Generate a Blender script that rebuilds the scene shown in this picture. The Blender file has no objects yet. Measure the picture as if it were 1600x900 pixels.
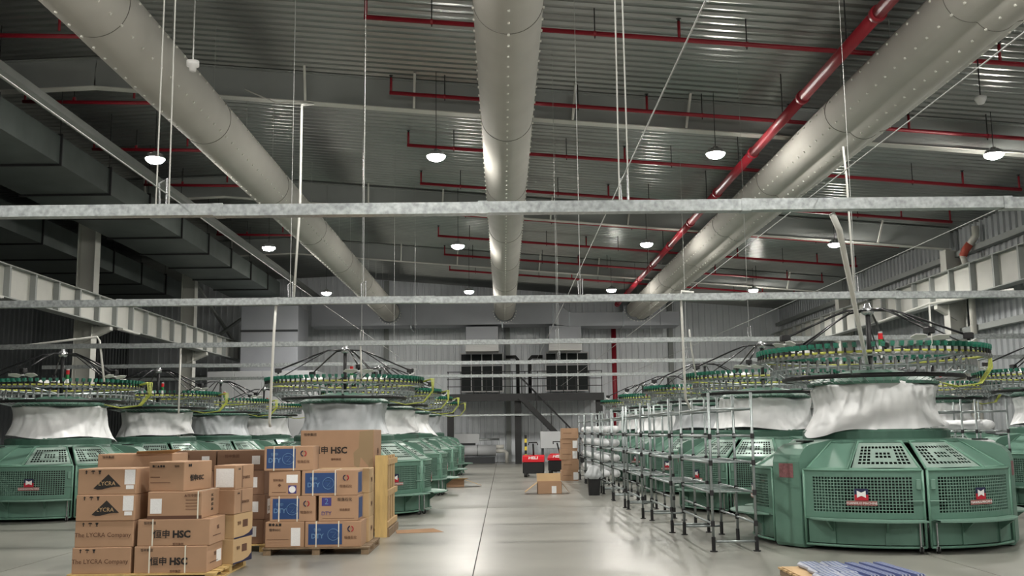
import bpy, math, random
from mathutils import Vector, Matrix, noise
random.seed(7)
PI = math.pi
S = bpy.context.scene
C = S.collection
def rad(a): return a*PI/180

# ------------------------------------------------------------ camera, world, exposure
F, YAW, PITCH, ROLL, EYE = 1600.0, 0.0100, 0.1389, 0.0117, 1.6
cd = bpy.data.cameras.new('camera'); cam = bpy.data.objects.new('camera', cd); C.objects.link(cam)
cd.sensor_width = 36.0; cd.lens = F*36.0/1600.0; cd.clip_end = 300; cd.clip_start = .05
fw = Vector((math.sin(YAW)*math.cos(PITCH), math.cos(YAW)*math.cos(PITCH), math.sin(PITCH)))
r0 = Vector((math.cos(YAW), -math.sin(YAW), 0)); u0 = r0.cross(fw)
rr = r0*math.cos(ROLL)-u0*math.sin(ROLL); uu = u0*math.cos(ROLL)+r0*math.sin(ROLL)
cam.matrix_world = Matrix(((rr.x, uu.x, -fw.x, 0), (rr.y, uu.y, -fw.y, 0), (rr.z, uu.z, -fw.z, EYE), (0, 0, 0, 1)))
S.camera = cam
w = bpy.data.worlds.new('world'); S.world = w; w.use_nodes = True
w.node_tree.nodes['Background'].inputs[0].default_value = (.80, .90, 1.0, 1)
w.node_tree.nodes['Background'].inputs[1].default_value = .07
S.view_settings.view_transform = 'Standard'; S.view_settings.look = 'None'
S.view_settings.exposure = 0.38; S.view_settings.gamma = 1.0; S.view_settings.use_curve_mapping = False
LAMP_W = 290.0

# ------------------------------------------------------------ materials
M = {}
def srgb(c):
    return tuple(((v/255)/12.92 if v/255 <= .04045 else ((v/255+.055)/1.055)**2.4) for v in c)+(1,)
def mat(name, col, rough=.6, metal=0., var=.0, scale=4., bump=0., bscale=30., emit=0., alpha=1., spec=.5, stretch=None, trans=0.):
    m = bpy.data.materials.new(name); m.use_nodes = True; nt = m.node_tree; b = nt.nodes['Principled BSDF']
    c = srgb(col)
    b.inputs['Base Color'].default_value = c; b.inputs['Roughness'].default_value = rough
    b.inputs['Metallic'].default_value = metal; b.inputs['Specular IOR Level'].default_value = spec
    if alpha < 1: b.inputs['Alpha'].default_value = alpha
    if trans: b.inputs['Transmission Weight'].default_value = trans
    if emit:
        b.inputs['Emission Color'].default_value = c; b.inputs['Emission Strength'].default_value = emit
    if var or bump:
        tc = nt.nodes.new('ShaderNodeTexCoord'); mp = nt.nodes.new('ShaderNodeMapping')
        nt.links.new(tc.outputs['Object'], mp.inputs['Vector'])
        if stretch: mp.inputs['Scale'].default_value = stretch
    if var:
        n = nt.nodes.new('ShaderNodeTexNoise'); n.inputs['Scale'].default_value = scale; n.inputs['Detail'].default_value = 6
        nt.links.new(mp.outputs[0], n.inputs['Vector'])
        r = nt.nodes.new('ShaderNodeValToRGB'); r.color_ramp.elements[0].position = .3; r.color_ramp.elements[1].position = .7
        r.color_ramp.elements[0].color = tuple(v*(1-var) for v in c[:3])+(1,)
        r.color_ramp.elements[1].color = tuple(min(1, v*(1+var)) for v in c[:3])+(1,)
        nt.links.new(n.outputs['Fac'], r.inputs[0]); nt.links.new(r.outputs[0], b.inputs['Base Color'])
    if bump:
        n2 = nt.nodes.new('ShaderNodeTexNoise'); n2.inputs['Scale'].default_value = bscale; n2.inputs['Detail'].default_value = 4
        nt.links.new(mp.outputs[0], n2.inputs['Vector'])
        bp = nt.nodes.new('ShaderNodeBump'); bp.inputs['Strength'].default_value = bump; bp.inputs['Distance'].default_value = .02
        nt.links.new(n2.outputs['Fac'], bp.inputs['Height']); nt.links.new(bp.outputs[0], b.inputs['Normal'])
    M[name] = m; return m
mat('deck', (156, 159, 157), .30, .75, .12, .5)
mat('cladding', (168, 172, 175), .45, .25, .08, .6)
mat('cladding_shaded', (84, 88, 90), .45, .3, .08, .6)  # left wall cladding: dimness of the unlit side put into the colour
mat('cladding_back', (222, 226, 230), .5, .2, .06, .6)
mat('concrete', (142, 141, 134), .30, 0, .24, .5, .05, 2.5, spec=.5)
mat('joint', (70, 68, 64), .8)
mat('steel_white', (196, 196, 190), .5, 0, .05, 2.)
mat('beam_grey', (150, 154, 152), .55, .1, .06, 1.)
mat('duct_cloth', (190, 188, 182), .85, .0, .05, 1.2, .05, 5.)
mat('duct_rect', (98, 106, 104), .45, .6, .16, 1.2)
mat('plate_light', (150, 172, 162), .35, .3)
mat('spool', (128, 130, 130), .4, .5)
mat('duct_end', (120, 118, 112), .8)
mat('duct_metal', (150, 156, 160), .42, .6, .14, 1.5)
mat('plenum', (158, 161, 167), .5, .25, .05, 1.)
mat('rib_dark', (60, 62, 64), .6, .3)
mat('nozzle', (235, 235, 228), .5)
mat('red_pipe', (150, 28, 44), .45, 0, .08, 3.)
mat('dark_rod', (52, 52, 54), .5, .4)
mat('zinc', (164, 169, 169), .33, .8, .3, 26.)
mat('zinc_pipe', (150, 158, 158), .35, .65, .1, 6.)
mat('cable_white', (214, 214, 208), .5)
mat('rope', (170, 172, 170), .45, .5)
mat('lamp_body', (190, 192, 194), .5, .5)
mat('lamp_lens', (255, 250, 240), .4, emit=340.)
mat('green', (92, 127, 112), .42, 0, .08, 2.)
mat('green_dark', (62, 96, 82), .5, 0, .08, 3.)
mat('green_grille', (108, 140, 126), .45)
mat('green_tube', (104, 144, 126), .4)
mat('machine_inner', (32, 42, 38), .6, .2, .3, 8.)
mat('navy', (26, 30, 66), .5)
mat('badge_red', (176, 22, 44), .5)
mat('badge_white', (232, 230, 228), .5)
mat('badge_banner', (150, 96, 92), .5)
mat('plate_red', (128, 84, 86), .55, 0, .25, 40.)
mat('black', (22, 22, 24), .5)
mat('black_gloss', (20, 20, 24), .3)
mat('chrome', (190, 192, 194), .25, .8)
mat('feeder_green', (30, 104, 84), .4)
mat('feeder_blue', (44, 88, 118), .4)
mat('yarn_yellow', (186, 190, 92), .6)
mat('hose_yellow', (176, 184, 84), .5)
mat('fan_white', (226, 226, 224), .5)
mat('signal_red', (196, 30, 36), .35); mat('signal_green', (34, 120, 62), .35)
mat('film', (236, 237, 238), .38, 0, .05, 3., .1, 5., alpha=.9)
mat('film_grey', (196, 200, 204), .35, 0, .06, 3., .1, 5., alpha=.86)
mat('card', (168, 134, 106), .8, 0, .07, 2.5)
mat('card_dark', (128, 98, 78), .8, 0, .08, 2.5)
mat('card_light', (188, 158, 118), .8, 0, .06, 2.5)
mat('card_tape', (196, 160, 116), .35)
mat('card_inner', (160, 124, 90), .85)
mat('card_wave', (150, 128, 98), .8)
mat('ink', (38, 34, 32), .8); mat('ink_brown', (92, 62, 46), .8)
mat('paper', (232, 232, 232), .7, 0, .06, 60.)
mat('print_blue', (34, 66, 116), .6); mat('print_pale', (96, 132, 170), .6); mat('print_purple', (58, 52, 122), .6)
mat('print_red', (176, 40, 54), .6)
mat('strap', (226, 222, 206), .45)
mat('wood', (182, 152, 108), .75, 0, .16, 3., .1, 20., stretch=(1, 6, 1))
mat('wood_yellow', (196, 166, 108), .75, 0, .14, 3., .1, 20., stretch=(6, 6, 1))
mat('wood_old', (132, 112, 88), .8, 0, .2, 3., .1, 20., stretch=(6, 1, 1))
mat('white_roll', (226, 228, 230), .6, 0, .05, 4., .1, 8.)
mat('rubber', (28, 28, 28), .8)
mat('truck_red', (200, 28, 40), .35); mat('white_paint', (222, 222, 222), .45)
mat('hazard_yellow', (216, 190, 60), .5)
mat('window_dark', (20, 27, 27), .5, 0, spec=.25)
mat('pvc', (206, 204, 196), .45)
mat('pvc_red', (196, 92, 76), .5)
mat('bundle_grey', (150, 156, 172), .4, 0, .1, 12.); mat('bundle_blue', (84, 98, 150), .4)
mat('bag_clear', (200, 204, 206), .3, 0, .05, 6., alpha=.75)
mat('bottle', (170, 190, 200), .15, alpha=.6)
mat('orange', (206, 84, 40), .6)
mat('panel_grey', (182, 184, 186), .55, 0, .04, 1.)

# ------------------------------------------------------------ mesh builder
class MB:
    def __init__(s): s.v = []; s.f = []; s.mi = []
    def add(s, vs, fs, m=0):
        o = len(s.v); s.v += [tuple(p) for p in vs]; s.f += [tuple(i+o for i in f) for f in fs]; s.mi += [m]*len(fs); return s
    def box(s, x0, x1, y0, y1, z0, z1, m=0):
        vs = [(x, y, z) for z in (z0, z1) for y in (y0, y1) for x in (x0, x1)]
        return s.add(vs, [(0, 2, 3, 1), (4, 5, 7, 6), (0, 1, 5, 4), (2, 6, 7, 3), (0, 4, 6, 2), (1, 3, 7, 5)], m)
    def cbox(s, x0, x1, y0, y1, z0, z1, c=.01, m=0):
        # box with chamfered vertical + horizontal edges
        def ring(z, k):
            a, b, d, e = x0+k, x1-k, y0+k, y1-k
            return [(a+c, d, z), (b-c, d, z), (b, d+c, z), (b, e-c, z), (b-c, e, z), (a+c, e, z), (a, e-c, z), (a, d+c, z)]
        vs = ring(z0, c)+ring(z0+c, 0)+ring(z1-c, 0)+ring(z1, c); fs = [tuple(range(7, -1, -1)), tuple(range(24, 32))]
        for k in range(3):
            for i in range(8):
                j = (i+1) % 8; fs.append((k*8+i, k*8+j, k*8+8+j, k*8+8+i))
        return s.add(vs, fs, m)
    def beam(s, p, q, w, h, up=(0, 0, 1), m=0):
        p = Vector(p); q = Vector(q); d = (q-p).normalized(); up = Vector(up)
        if abs(d.dot(up)) > .98: up = Vector((1, 0, 0))
        a = d.cross(up).normalized(); b = a.cross(d)
        vs = [e+a*(sx*w/2)+b*(sy*h/2) for e in (p, q) for sx, sy in ((-1, -1), (1, -1), (1, 1), (-1, 1))]
        return s.add(vs, [(3, 2, 1, 0), (4, 5, 6, 7), (0, 1, 5, 4), (1, 2, 6, 5), (2, 3, 7, 6), (3, 0, 4, 7)], m)
    def tube(s, pts, r, n=8, m=0, cap=True):
        pts = [Vector(p) for p in pts]; L = len(pts); prev = None; vs = []
        rs = r if isinstance(r, (list, tuple)) else [r]*L
        for i, p in enumerate(pts):
            d = ((pts[min(i+1, L-1)]-pts[max(i-1, 0)])).normalized()
            if prev is None:
                up = Vector((0, 0, 1)) if abs(d.z) < .9 else Vector((1, 0, 0))
                a = d.cross(up).normalized()
            else:
                a = (prev-d*prev.dot(d)).normalized()
            prev = a; b = d.cross(a)
            vs += [p+a*(math.cos(2*PI*k/n)*rs[i])+b*(math.sin(2*PI*k/n)*rs[i]) for k in range(n)]
        fs = []
        for i in range(L-1):
            for k in range(n):
                j = (k+1) % n; fs.append((i*n+k, i*n+j, (i+1)*n+j, (i+1)*n+k))
        if cap: fs += [tuple(range(n-1, -1, -1)), tuple(range((L-1)*n, L*n))]
        return s.add(vs, fs, m)
    def lathe(s, prof, n=24, a0=0, a1=2*PI, m=0, cx=0, cy=0):
        full = abs(a1-a0-2*PI) < 1e-6; k = n if full else n+1; vs = []
        for i in range(k):
            a = a0+(a1-a0)*i/n
            vs += [(cx+r*math.cos(a), cy+r*math.sin(a), z) for r, z in prof]
        L = len(prof); fs = []
        for i in range(n):
            j = (i+1) % k
            for q in range(L-1): fs.append((i*L+q, j*L+q, j*L+q+1, i*L+q+1))
        return s.add(vs, fs, m)
    def prism(s, poly, y0, y1, f=lambda x, y, z: (x, y, z), m=0):
        # poly in (x,z), extruded along y, mapped by f
        n = len(poly); vs = [f(x, y0, z) for x, z in poly]+[f(x, y1, z) for x, z in poly]
        fs = [tuple(range(n)), tuple(range(2*n-1, n-1, -1))]+[(i, i+n, (i+1) % n+n, (i+1) % n) for i in range(n)]
        return s.add(vs, fs, m)
    def arcplate(s, ra, rb, a0, a1, z0, z1, n=8, m=0):
        # curved solid between radii ra<rb, angles, heights
        return s.lathe([(ra, z0), (rb, z0), (rb, z1), (ra, z1), (ra, z0)], n, a0, a1, m).endcaps(ra, rb, a0, a1, z0, z1, m)
    def endcaps(s, ra, rb, a0, a1, z0, z1, m=0):
        for a, fl in ((a0, 0), (a1, 1)):
            p = [(r*math.cos(a), r*math.sin(a), z) for r, z in ((ra, z0), (rb, z0), (rb, z1), (ra, z1))]
            s.add(p, [(0, 1, 2, 3) if not fl else (3, 2, 1, 0)], m)
        return s
    def mesh(s, name, mats, smooth=False):
        me = bpy.data.meshes.new(name); me.from_pydata(s.v, [], s.f)
        for m in (mats if isinstance(mats, (list, tuple)) else [mats]): me.materials.append(M[m])
        me.polygons.foreach_set('material_index', s.mi)
        if smooth: me.polygons.foreach_set('use_smooth', [True]*len(s.f))
        me.update(); return me
    def build(s, name, mats, parent=None, smooth=False, loc=(0, 0, 0), rz=0):
        return put(name, s.mesh(name, mats, smooth), parent, loc, rz)
def put(name, me, parent=None, loc=(0, 0, 0), rz=0, rot=None):
    o = bpy.data.objects.new(name, me); C.objects.link(o); o.parent = parent; o.location = loc
    o.rotation_euler = rot if rot else (0, 0, rz); return o
def tag(o, label, cat, group=None, kind=None):
    o['label'] = label; o['category'] = cat
    if group: o['group'] = group
    if kind: o['kind'] = kind
    return o
def thing(name, label, cat, loc=(0, 0, 0), rz=0, group=None):
    o = put(name, None, None, loc, rz); o.empty_display_size = .2; return tag(o, label, cat, group)
def struct(o, label=None, cat=None):
    o['kind'] = 'structure'
    if label: o['label'] = label
    if cat: o['category'] = cat
    return o
_tc = {}
def text_mesh(s, size, mname, depth=.001, bold=0.):
    k = (s, size, mname, bold)
    if k in _tc: return _tc[k]
    cu = bpy.data.curves.new('lettering', 'FONT'); cu.body = s; cu.size = size; cu.extrude = depth; cu.offset = bold
    cu.align_x = 'CENTER'; cu.align_y = 'CENTER'; cu.resolution_u = 2
    o = bpy.data.objects.new('tmp', cu); C.objects.link(o)
    dg = bpy.context.evaluated_depsgraph_get(); me = bpy.data.meshes.new_from_object(o.evaluated_get(dg))
    bpy.data.objects.remove(o); bpy.data.curves.remove(cu)
    me.materials.clear(); me.materials.append(M[mname]); _tc[k] = me; return me
ORD = ['nearest', 'second nearest', 'third nearest', 'fourth nearest', 'fifth nearest', 'sixth nearest', 'seventh nearest', 'eighth nearest', 'ninth nearest', 'tenth nearest', 'eleventh nearest']

# ------------------------------------------------------------ the hall
XL, XR, Y0, YB = -20.0, 15.0, -14.0, 54.8
SL = .084
def zroof(x): return 9.25-SL*x if x > -9 else 9.25+SL*9-.04*(-9-x)
def zbeam(x): return zroof(x)-.75
fl = MB().box(XL-.2, XR+.2, Y0, YB+.3, -.3, -.012).build('floor', 'joint'); struct(fl)
xs = [XL, -17.4, -11.72, -6.04, -.36, 5.32, 11.0, XR]; ys = [Y0, -11, 0, 11, 22.1, 33.1, 44.1, YB]
for i in range(len(xs)-1):
    for j in range(len(ys)-1):
        g = .007
        o = MB().box(xs[i]+g, xs[i+1]-g, ys[j]+g, ys[j+1]-g, -.012, 0).build('concrete_slab', 'concrete', fl)
# corrugated roof deck, ribs run across the hall
def corr(n, pitch, prof):
    out = []
    for i in range(n):
        out += [(i*pitch+a*pitch, h) for a, h in prof]
    return out
prof = [(0, 0), (.34, 0), (.46, -.05), (.60, -.05), (.72, 0)]
pts = corr(int((YB-Y0)/.30)+1, .30, prof)
m = MB(); sx = [XL, -9, 2, XR+.1]
vs = [(x, Y0+p, zroof(x)+h) for p, h in pts for x in sx]; k = len(sx)
m.add(vs, [(i*k+j, i*k+j+1, (i+1)*k+j+1, (i+1)*k+j) for i in range(len(pts)-1) for j in range(k-1)])
vs2 = [(x, y, zroof(x)+.12) for y in (Y0, YB+.3) for x in sx]
m.add(vs2, [(j, j+1, k+j+1, k+j) for j in range(k-1)])
struct(m.build('ceiling', 'deck'))
def wall(name, p, q, z0, ztop, pitch, mname, inward, outer=.12):
    # corrugated cladding between plan points p and q; ztop(x) gives top
    p = Vector(p); q = Vector(q); d = (q-p).normalized(); nrm = Vector(inward); L = (q-p).length; m = MB()
    pr = corr(int(L/pitch)+1, pitch, [(0, 0), (.62, 0), (.68, .06), (.92, .06), (.98, 0)])
    pr = [e for e in pr if e[0] <= L]+[(L, 0)]
    vs = []
    for a, h in pr:
        b = p+d*a+nrm*h; vs += [(b.x, b.y, z0), (b.x, b.y, ztop(b.x))]
    m.add(vs, [(2*i, 2*i+2, 2*i+3, 2*i+1) for i in range(len(pr)-1)])
    o1 = p-nrm*outer; o2 = q-nrm*outer
    m.add([(o1.x, o1.y, z0), (o2.x, o2.y, z0), (o2.x, o2.y, ztop(o2.x)), (o1.x, o1.y, ztop(o1.x))], [(0, 1, 2, 3)])
    return struct(m.build(name, mname))
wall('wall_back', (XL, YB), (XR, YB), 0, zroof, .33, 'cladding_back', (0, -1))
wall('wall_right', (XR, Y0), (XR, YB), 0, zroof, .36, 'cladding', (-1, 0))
wall('wall_left', (XL, Y0), (XL, YB), 0, zroof, .40, 'cladding_shaded', (1, 0))
# wall girts
for i, z in enumerate((2.6, 4.62, 7.1)):
    struct(MB().box(XR-.28, XR-.05, Y0, YB, z-.09, z+.09).build('trim_%d' % (i+1), 'beam_grey'))
struct(MB().box(XL, -9, YB-.25, YB-.05, 4.5, 4.7).build('trim_4', 'beam_grey'))
for i, x in enumerate((-6.2, 9.0, .28)):
    struct(MB().box(x-.12, x+.12, YB-.3, YB-.04, 0, zroof(x)-.1).build('trim_%d' % (i+5), 'beam_grey'))

# portal frames
BY = [0.6, 11.3, 22.0, 32.7, 43.4]
for bi, y in enumerate(BY):
    t = thing('roof_beam', 'grey steel roof beam spanning the hall, %s of the cross beams' % ORD[bi], 'beam', (0, y, 0), group='roof beams')
    for a, b in ((-13.2, -9), (-9, 14.6)):
        m = MB(); m.beam((a, 0, (zbeam(a)+zroof(a)-.06)/2), (b, 0, (zbeam(b)+zroof(b)-.06)/2), .015, .67); m.build('web', 'beam_grey', t)
        m = MB(); m.beam((a, 0, zbeam(a)+.01), (b, 0, zbeam(b)+.01), .26, .022); m.build('lower_flange', 'steel_white', t)
        m = MB(); m.beam((a, 0, zroof(a)-.075), (b, 0, zroof(b)-.075), .26, .022); m.build('upper_flange', 'beam_grey', t)
    for x in (-11.5, -7.2, -4.3, -1.9, 1.6, 4.1, 7.9, 12.2):
        m = MB(); m.beam((x, -.14, zbeam(x)+.03), (x+.05, -.55, zroof(x)-.06), .05, .05); m.build('fly_brace', 'steel_white', t)
for side, X in (('left', -13.32), ('right', 14.62)):
    for bi, y in enumerate(BY):
        if bi < 1: continue
        t = thing('steel_column', 'pale grey H-section steel column on the %s side, %s in its row' % (side, ORD[bi-1]), 'column', (X, y, 0), group='steel columns')
        h = zbeam(X)-.02
        MB().box(-.27, .27, -.012, .012, 0, h).build('web', 'steel_white', t)
        for s in (-1, 1):
            MB().box(s*.27-.012, s*.27+.012, -.22, .22, 0, h).build('flange', 'steel_white', t)
        MB().box(-.36, .36, -.3, .3, 0, .03).build('base_plate', 'beam_grey', t)
        gx = .55 if side == 'left' else -.42
        m = MB(); zt_ = 5.06 if side == 'left' else 5.46; m.prism([(0, zt_-.5), (gx*1.5, zt_-.12), (gx*1.5, zt_), (0, zt_)], -.12, .12); m.build('bracket', 'steel_white', t)
for side, X, z0, z1 in (('left', -12.62, 5.1, 5.9), ('right', 14.15, 5.5, 6.42)):
    t = thing('crane_girder', 'white steel crane runway girder with stiffeners along the %s columns' % side, 'girder', (X, 0, 0))
    MB().box(-.01, .01, Y0, 53, z0, z1).build('web', 'steel_white', t)
    MB().box(-.18, .18, Y0, 53, z1, z1+.03).build('upper_flange', 'beam_grey', t)
    MB().box(-.18, .18, Y0, 53, z0-.03, z0).build('lower_flange', 'beam_grey', t)
    y = 20.0; st = MB().box(-.16, .16, -.05, .05, z0, z1).mesh('stiffener', 'beam_grey')
    while y < 53: put('stiffener', st, t, (0, y, 0)); y += 1.45
# cross bracing between the left columns
m = thing('cross_brace', 'grey steel X brace between the farthest left column and back wall', 'brace', (-13.32, 0, 0))
for a, b in (((0, 43.625, 8.3), (0, 54.67, 5.0)), ((.14, 43.625, 5.0), (.14, 54.67, 8.3))):
    MB().beam(a, b, .12, .12).build('brace_bar', 'beam_grey', m)
# tube lights under the left girder
for i, y in enumerate((23.6, 33.2)):
    t = thing('tube_light', 'white linear tube light under the left girder, %s of the two' % ('nearer', 'farther')[i], 'light', (-12.4, y, 5.0), group='tube lights under the left girder')
    MB().box(-.09, .09, 0, 1.6, 0, .06).build('housing', 'steel_white', t)
    MB().box(-.07, .07, .04, 1.56, -.012, 0).build('diffuser', 'white_paint', t)

# ------------------------------------------------------------ high-bay lamps
lm_body = MB().lathe([(0, .14), (.05, .14), (.08, .08), (.16, .05), (.205, 0), (.21, -.02), (.20, -.02), (.20, -.012), (0, -.012)], 20).mesh('housing', 'lamp_body', True)
lm_lens = MB().lathe([(0, -.125), (.08, -.118), (.15, -.09), (.19, -.05), (.20, -.014), (0, -.014)], 20).mesh('lens', 'lamp_lens', True)
lm_fin = MB()
for i in range(10):
    a = 2*PI*i/10; lm_fin.beam((math.cos(a)*.05, math.sin(a)*.05, .10), (math.cos(a)*.16, math.sin(a)*.16, .05), .008, .05)
lm_fin = lm_fin.mesh('fins', 'lamp_body')
LX = [-7.38, -1.38, 4.62, 10.62]; LY = [-10.75, -.05, 10.65, 21.35, 32.05, 42.75]
col = ['over the left duct', 'left of the central duct', 'right of the central duct', 'nearest the right wall']
for j, y in enumerate(LY):
    for i, x in enumerate(LX):
        t = thing('high_bay_lamp', 'lit round white high bay lamp %s, %s row' % (col[i], ORD[j]), 'lamp', (x, y, 7.47 if i < 3 else 7.40), group='high bay lamps')
        put('housing', lm_body, t); put('lens', lm_lens, t); put('fins', lm_fin, t)
        top = zroof(x)-.03-t.location.z
        MB().tube([(0, 0, .13), (0, 0, top)], .008, 6).build('hanging_rod', 'dark_rod', t)
        ld = bpy.data.lights.new('lamp_light', 'SPOT'); ld.energy = LAMP_W; ld.shadow_soft_size = .16; ld.spot_size = rad(164); ld.spot_blend = .35; ld.color = (1.0, .975, .93)
        lo = bpy.data.objects.new('lamp_light', ld); C.objects.link(lo); lo.parent = t; lo.location = (0, 0, -.30)

# ------------------------------------------------------------ fabric air ducts
def cloth_duct(label, X, lobes, y0, y1, zc):
    t = thing('fabric_air_duct', label, 'duct', (X, 0, zc), group='fabric air ducts')
    n = 72; seg = []; yy = y0
    edges = []
    while yy < y1-.01:
        e = min(yy+5.35, y1); edges.append((yy, e)); yy = e
    def radius(a):
        best = 0
        for lx, lz, lr in lobes:
            # ray-circle intersection (far hit)
            dx, dz = math.cos(a), math.sin(a); b = dx*lx+dz*lz; cc = lx*lx+lz*lz-lr*lr; D = b*b-cc
            if D >= 0: best = max(best, b+math.sqrt(D))
        return best
    R = [radius(2*PI*k/n) for k in range(n)]
    for a, b in edges:
        m = MB(); st = 9; vs = []
        for i in range(st+1):
            y = a+(b-a)*i/st; sag = -.006*math.sin(PI*i/st)
            pinch = .985 if i in (0, st) else 1.0
            vs += [(R[k]*pinch*math.cos(2*PI*k/n)*(1+.006*noise.noise((y*.7, k*.4, X))), y, R[k]*pinch*math.sin(2*PI*k/n)*(1+.008*noise.noise((y*.8, k*.5, X+5)))+sag) for k in range(n)]
        fs = [(i*n+k, (i+1)*n+k, (i+1)*n+(k+1) % n, i*n+(k+1) % n) for i in range(st) for k in range(n)]
        m.add(vs, fs); m.build('sleeve', 'duct_cloth', t, True)
        ring = MB(); lst = [(R[k]*.992*math.cos(2*PI*k/n), b, R[k]*.992*math.sin(2*PI*k/n)) for k in range(n)]
        ring.tube(lst+[lst[0]], .006, 5); ring.build('zip_seam', 'duct_end', t)
    nz = MB()
    for ang in NOZ[label]:
        a = rad(ang); r = radius(a); y = y0+.2
        while y < y1-.1:
            p = Vector((r*.99*math.cos(a), y, r*.99*math.sin(a))); d = Vector((math.cos(a), 0, math.sin(a)))
            nz.tube([p, p+d*.028], .020, 6); y += .42
    o = nz.build('nozzles', 'nozzle', t); o['kind'] = 'stuff'
    sus = MB()
    yq = y0+1
    top = max(r*math.sin(2*PI*k/n) for k, r in enumerate(R))
    while yq < y1:
        sus.tube([(0, yq, top-.01), (0, yq, zroof(X)-zc-.03)], .006, 4); yq += 2.6
    sus.tube([(0, y0, top+.012), (0, y1, top+.012)], .012, 6)
    sus.build('suspension_rail', 'rope', t)
    return t
A1 = 'round grey fabric air duct with air nozzles running down the middle of the roof'
A2 = 'round grey fabric air duct on the left side of the roof'
A3 = 'wide two-lobed grey fabric air duct on the right beside the red main pipe'
NOZ = {A1: (-90, -12, 192), A2: (-40, -108, 20, 205), A3: (-150, -85, 165, -30)}
cloth_duct(A1, .13, [(0, 0, .5)], 3, 51.15, 7.6)
cloth_duct(A2, -5.66, [(0, 0, .5)], 3, 51.15, 7.6)
cloth_duct(A3, 6.80, [(-.14, .04, .40), (.20, -.17, .33), (.50, -.04, .31)], 3, 51.15, 7.58)

# supply plenum at the back with drops and louvres
t = thing('supply_plenum', 'grey sheet metal supply plenum along the back wall feeding three ducts', 'duct', (0, 47, 0))
for a, b, z0, z1 in ((-8.8, -4.2, 6.48, 7.6), (-4.2, .0, 6.48, 7.6), (.0, 2.35, 6.48, 7.6), (3.1, 5.6, 6.36, 7.0), (5.6, 7.3, 6.36, 7.6), (7.3, 8.2, 6.36, 7.0)):
    MB().cbox(a+.004, b-.004, 0, 1.5, z0, z1, .01).build('plenum_section', 'plenum', t)
m = MB().prism([(2.35, 6.48), (3.1, 6.36), (3.1, 7.0), (2.35, 7.6)], 0, 1.5).build('plenum_reducer', 'plenum', t)
for x, zt_ in ((-4.2, 7.63), (0, 7.63), (2.35, 7.63), (3.1, 7.03), (5.6, 7.03)):
    MB().box(x-.03, x+.03, -.03, 1.53, 6.33, zt_).build('flange', 'duct_metal', t)
for i, xc in enumerate((-.94, 2.9)):
    d = MB().box(xc-.74, xc+.74, .1, 1.3, 5.62, 6.4).build('drop_box', 'plenum', t)
    g = MB().box(xc-.76, xc+.76, .05, 1.35, 5.26, 5.56).build('louvre_frame', 'white_paint', t)
    for q in range(4):
        MB().beam((xc-.72, .03, 5.31+q*.065), (xc+.72, .03, 5.31+q*.065), .05, .012).build('louvre_blade', 'white_paint', g)
for x, rq in ((.13/1.09, .46), (-5.66/1.09, .46), (6.9/1.09, .60)):
    ring = MB(); lst = [(x+rq*1.03*math.cos(2*PI*k/28), -.02, 7.09+.49*math.sin(2*PI*k/28)) for k in range(29)]
    ring.tube(lst, .03, 6); ring.build('collar', 'duct_metal', t)
    for k in range(14):
        a = -PI*k/13
        MB().cbox(x+(rq+.07)*math.cos(a)-.02, x+(rq+.07)*math.cos(a)+.02, -.04, 0, 7.09+.53*math.sin(a)-.02, 7.09+.53*math.sin(a)+.02, .005).build('bolt', 'nozzle', t)

t.scale = (1.09,)*3; t.location = (0, 51.2, -.144)
# rectangular galvanized ducts on the left
for lab, xa, xb, z0, z1, y0, y1 in (('large rectangular galvanized duct below the left roof, nearer the fabric duct', -12.3, -10.05, 7.75, 8.4, 8, 46),
                                    ('rectangular galvanized duct behind the left columns', -17.6, -14.4, 7.6, 8.4, 8, 46)):
    t = thing('rectangular_duct', lab, 'duct', (0, 0, 0), group='rectangular ducts')
    y = y0; k = 0
    while y < y1-.1:
        MB().box(xa, xb, y+.02, min(y+2.94, y1), z0, z1).build('duct_section', 'duct_rect', t)
        f = MB(); e = .05
        f.box(xa-e, xb+e, y-.02, y+.02, z0-e, z0); f.box(xa-e, xb+e, y-.02, y+.02, z1, z1+e)
        f.box(xa-e, xa, y-.02, y+.02, z0, z1); f.box(xb, xb+e, y-.02, y+.02, z0, z1)
        f.build('duct_flange', 'black', t)
        for x in (xa+.1, xb-.1): MB().tube([(x, y+.2, z1), (x, y+.2, zroof(x)-.03)], .01, 5).build('hanger_rod', 'dark_rod', t)
        y += 2.96
struct(MB().box(-9.75, -9.5, Y0, 54.5, 8.55, 8.72).build('trim_8', 'beam_grey'))

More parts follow.
